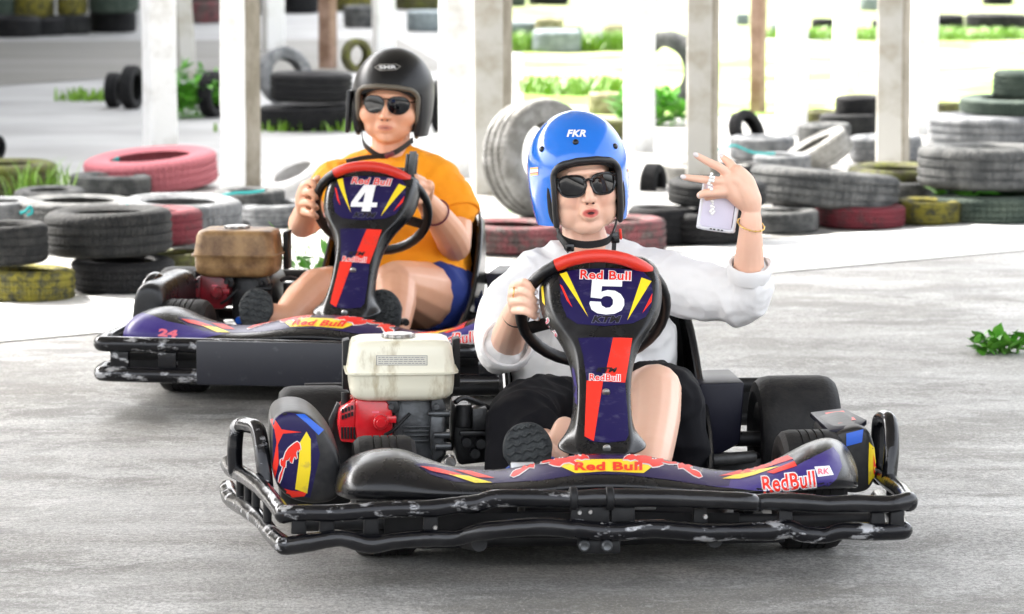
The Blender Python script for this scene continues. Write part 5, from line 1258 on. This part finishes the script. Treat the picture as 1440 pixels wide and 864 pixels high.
pillar(1010,1036,56,pm,'thin white far pillar between the grey concrete pillar and the rusty post',12)
pillar(1054,1078,160,pb_,'thin rusty brown post right of the grey concrete pillar',-30, name='post', cat='post')
pillar(1092,1137,192,pm,'bluish white pillar right of the thin rusty post',20)
pillar(1172,1204,132,pm,'faint white pillar in the bright glare between two right-hand pillars',14)
pillar(1231,1283,246,pg,'wide cream pillar with a brownish right edge rising behind the right-hand tyres',-20, shade_side=True)
pillar(1280,1319,190,pm,'bluish white pillar touching the right side of the wide cream pillar',16)
# ---- teal twine tied round some tyres
tw = mat('teal_twine', (.02,.36,.36), .7)
def twine(pts, Y, label, r=.006):
    g = G(); P_ = [at(x,y,Y) for x,y in pts]; o_ = P_[0].copy(); g.tube([p-o_ for p in P_], r, 6, 4); o = g.build('twine', tw); o.location = o_; tag(o, label, 'twine', 'twine knotted round the tyres')
twine([(146,252),(152,246),(156,236),(160,226),(166,222),(164,232)], gnd(150,262).y-.0, 'teal twine knotted on the pink tyre')
twine([(28,300),(36,297),(42,291),(45,299),(38,303)], 12.4, 'teal twine on the large treaded tyre')
twine([(170,297),(176,291),(180,289),(176,298)], 12.7, 'short teal knot on the red painted tyre')
twine([(305,277),(330,272),(352,271),(372,268)], 13.4, 'teal twine stretched past the foot of the tallest bright pillar')
twine([(1005,212),(1020,208),(1034,205),(1060,215),(1090,216)], 16.8, 'teal twine over the bluish tyre behind the raised hand')
# ---- shed roof over the karts (above the frame) on its own posts
roofm = mat('galvanised_roof_sheet', (.36,.35,.33), .6, col2=(.25,.22,.18), nscale=3)
def roof_y(x): return 14.3 + (x+3.6)*.8
root = empty('shelter', (0,0,0), 0, 'open shed with a corrugated metal roof standing over the near track', 'shelter')
g = G(); xs = [-8.6+i*.1 for i in range(122)]
r0 = [V((x, 4.2, 3.95+.03*math.sin(i*1.6))) for i, x in enumerate(xs)]; r1 = [V((x, roof_y(x), 4.0+.03*math.sin(i*1.6))) for i, x in enumerate(xs)]
g.loft([r0, r1], closed=False, cap=False); ro = g.build('roof', roofm, root); md = ro.modifiers.new('s','SOLIDIFY'); md.thickness = .02
g = G()
for x, y in ((-8.4,4.4),(-8.4,11.5),(3.4,4.4),(3.4,19.6)): g.box(V((x,y,1.97)), V((.16,.16,3.95)), bev=.01)
g.build('post', pm, root, split=True)
root = empty('shelter', (0,0,0), 0, 'unseen larger shed roof added to shade the far bend of the track', 'shelter')
g = G(); xs = [-60+i*.16 for i in range(356)]  # second roof, out of view, added to darken the left background
r0 = [V((x, 17.0, 3.95+.03*math.sin(i*1.6))) for i, x in enumerate(xs)]; r1 = [V((x, 75, 4.6+.03*math.sin(i*1.6))) for i, x in enumerate(xs)]
g.loft([r0, r1], closed=False, cap=False); ro = g.build('roof', roofm, root); md = ro.modifiers.new('s','SOLIDIFY'); md.thickness = .02
g = G()
for x in (-59,-45,-30,-14,-8.5): g.box(V((x,17.2,1.97)), V((.16,.16,3.95)), bev=.01); g.box(V((x,74.5,2.3)), V((.16,.16,4.6)), bev=.01)
g.build('post', pm, root, split=True)
# ------------------------------------------------------------------ light, sky, camera
SUN = V((-.52,.42,.74)).normalized()
w = bpy.data.worlds.new('World'); C.scene.world = w; w.use_nodes = True; nt = w.node_tree
sky = nt.nodes.new('ShaderNodeTexSky'); sky.sky_type = 'NISHITA'; sky.sun_disc = False
sky.sun_elevation = math.asin(SUN.z); sky.sun_rotation = math.atan2(SUN.x, SUN.y); sky.air_density = 1.0; sky.dust_density = 6.0; sky.ozone_density = 1.0
bg = nt.nodes['Background']; hs = nt.nodes.new('ShaderNodeHueSaturation'); hs.inputs['Saturation'].default_value = .25; nt.links.new(sky.outputs[0], hs.inputs['Color']); nt.links.new(hs.outputs[0], bg.inputs[0]); bg.inputs[1].default_value = .15
sl = bpy.data.lights.new('sun', 'SUN'); sl.energy = 2.0; sl.angle = R(.5); sl.color = (1,.96,.9); so = bpy.data.objects.new('sun', sl); COL.objects.link(so); so.rotation_euler = SUN.to_track_quat('Z','Y').to_euler(); so.location = SUN*30
cd = bpy.data.cameras.new('camera'); cam = bpy.data.objects.new('camera', cd); COL.objects.link(cam); cam.location = CAM; cam.rotation_euler = (R(90)-PITCH, 0, 0)
cd.sensor_width = 36; cd.lens = FPX/1440*36; cd.clip_end = 1000; cd.clip_start = .1
cd.dof.use_dof = True; cd.dof.focus_distance = 8.1; cd.dof.aperture_fstop = 7.1
S = C.scene; S.camera = cam; S.render.engine = 'CYCLES'
S.view_settings.view_transform = 'Standard'; S.view_settings.look = 'None'; S.view_settings.exposure = 2.88; S.view_settings.gamma = 1
S.cycles.use_denoising = True; S.cycles.max_bounces = 6; S.cycles.diffuse_bounces = 4; S.cycles.glossy_bounces = 4; S.cycles.transmission_bounces = 4; S.cycles.sample_clamp_indirect = 8
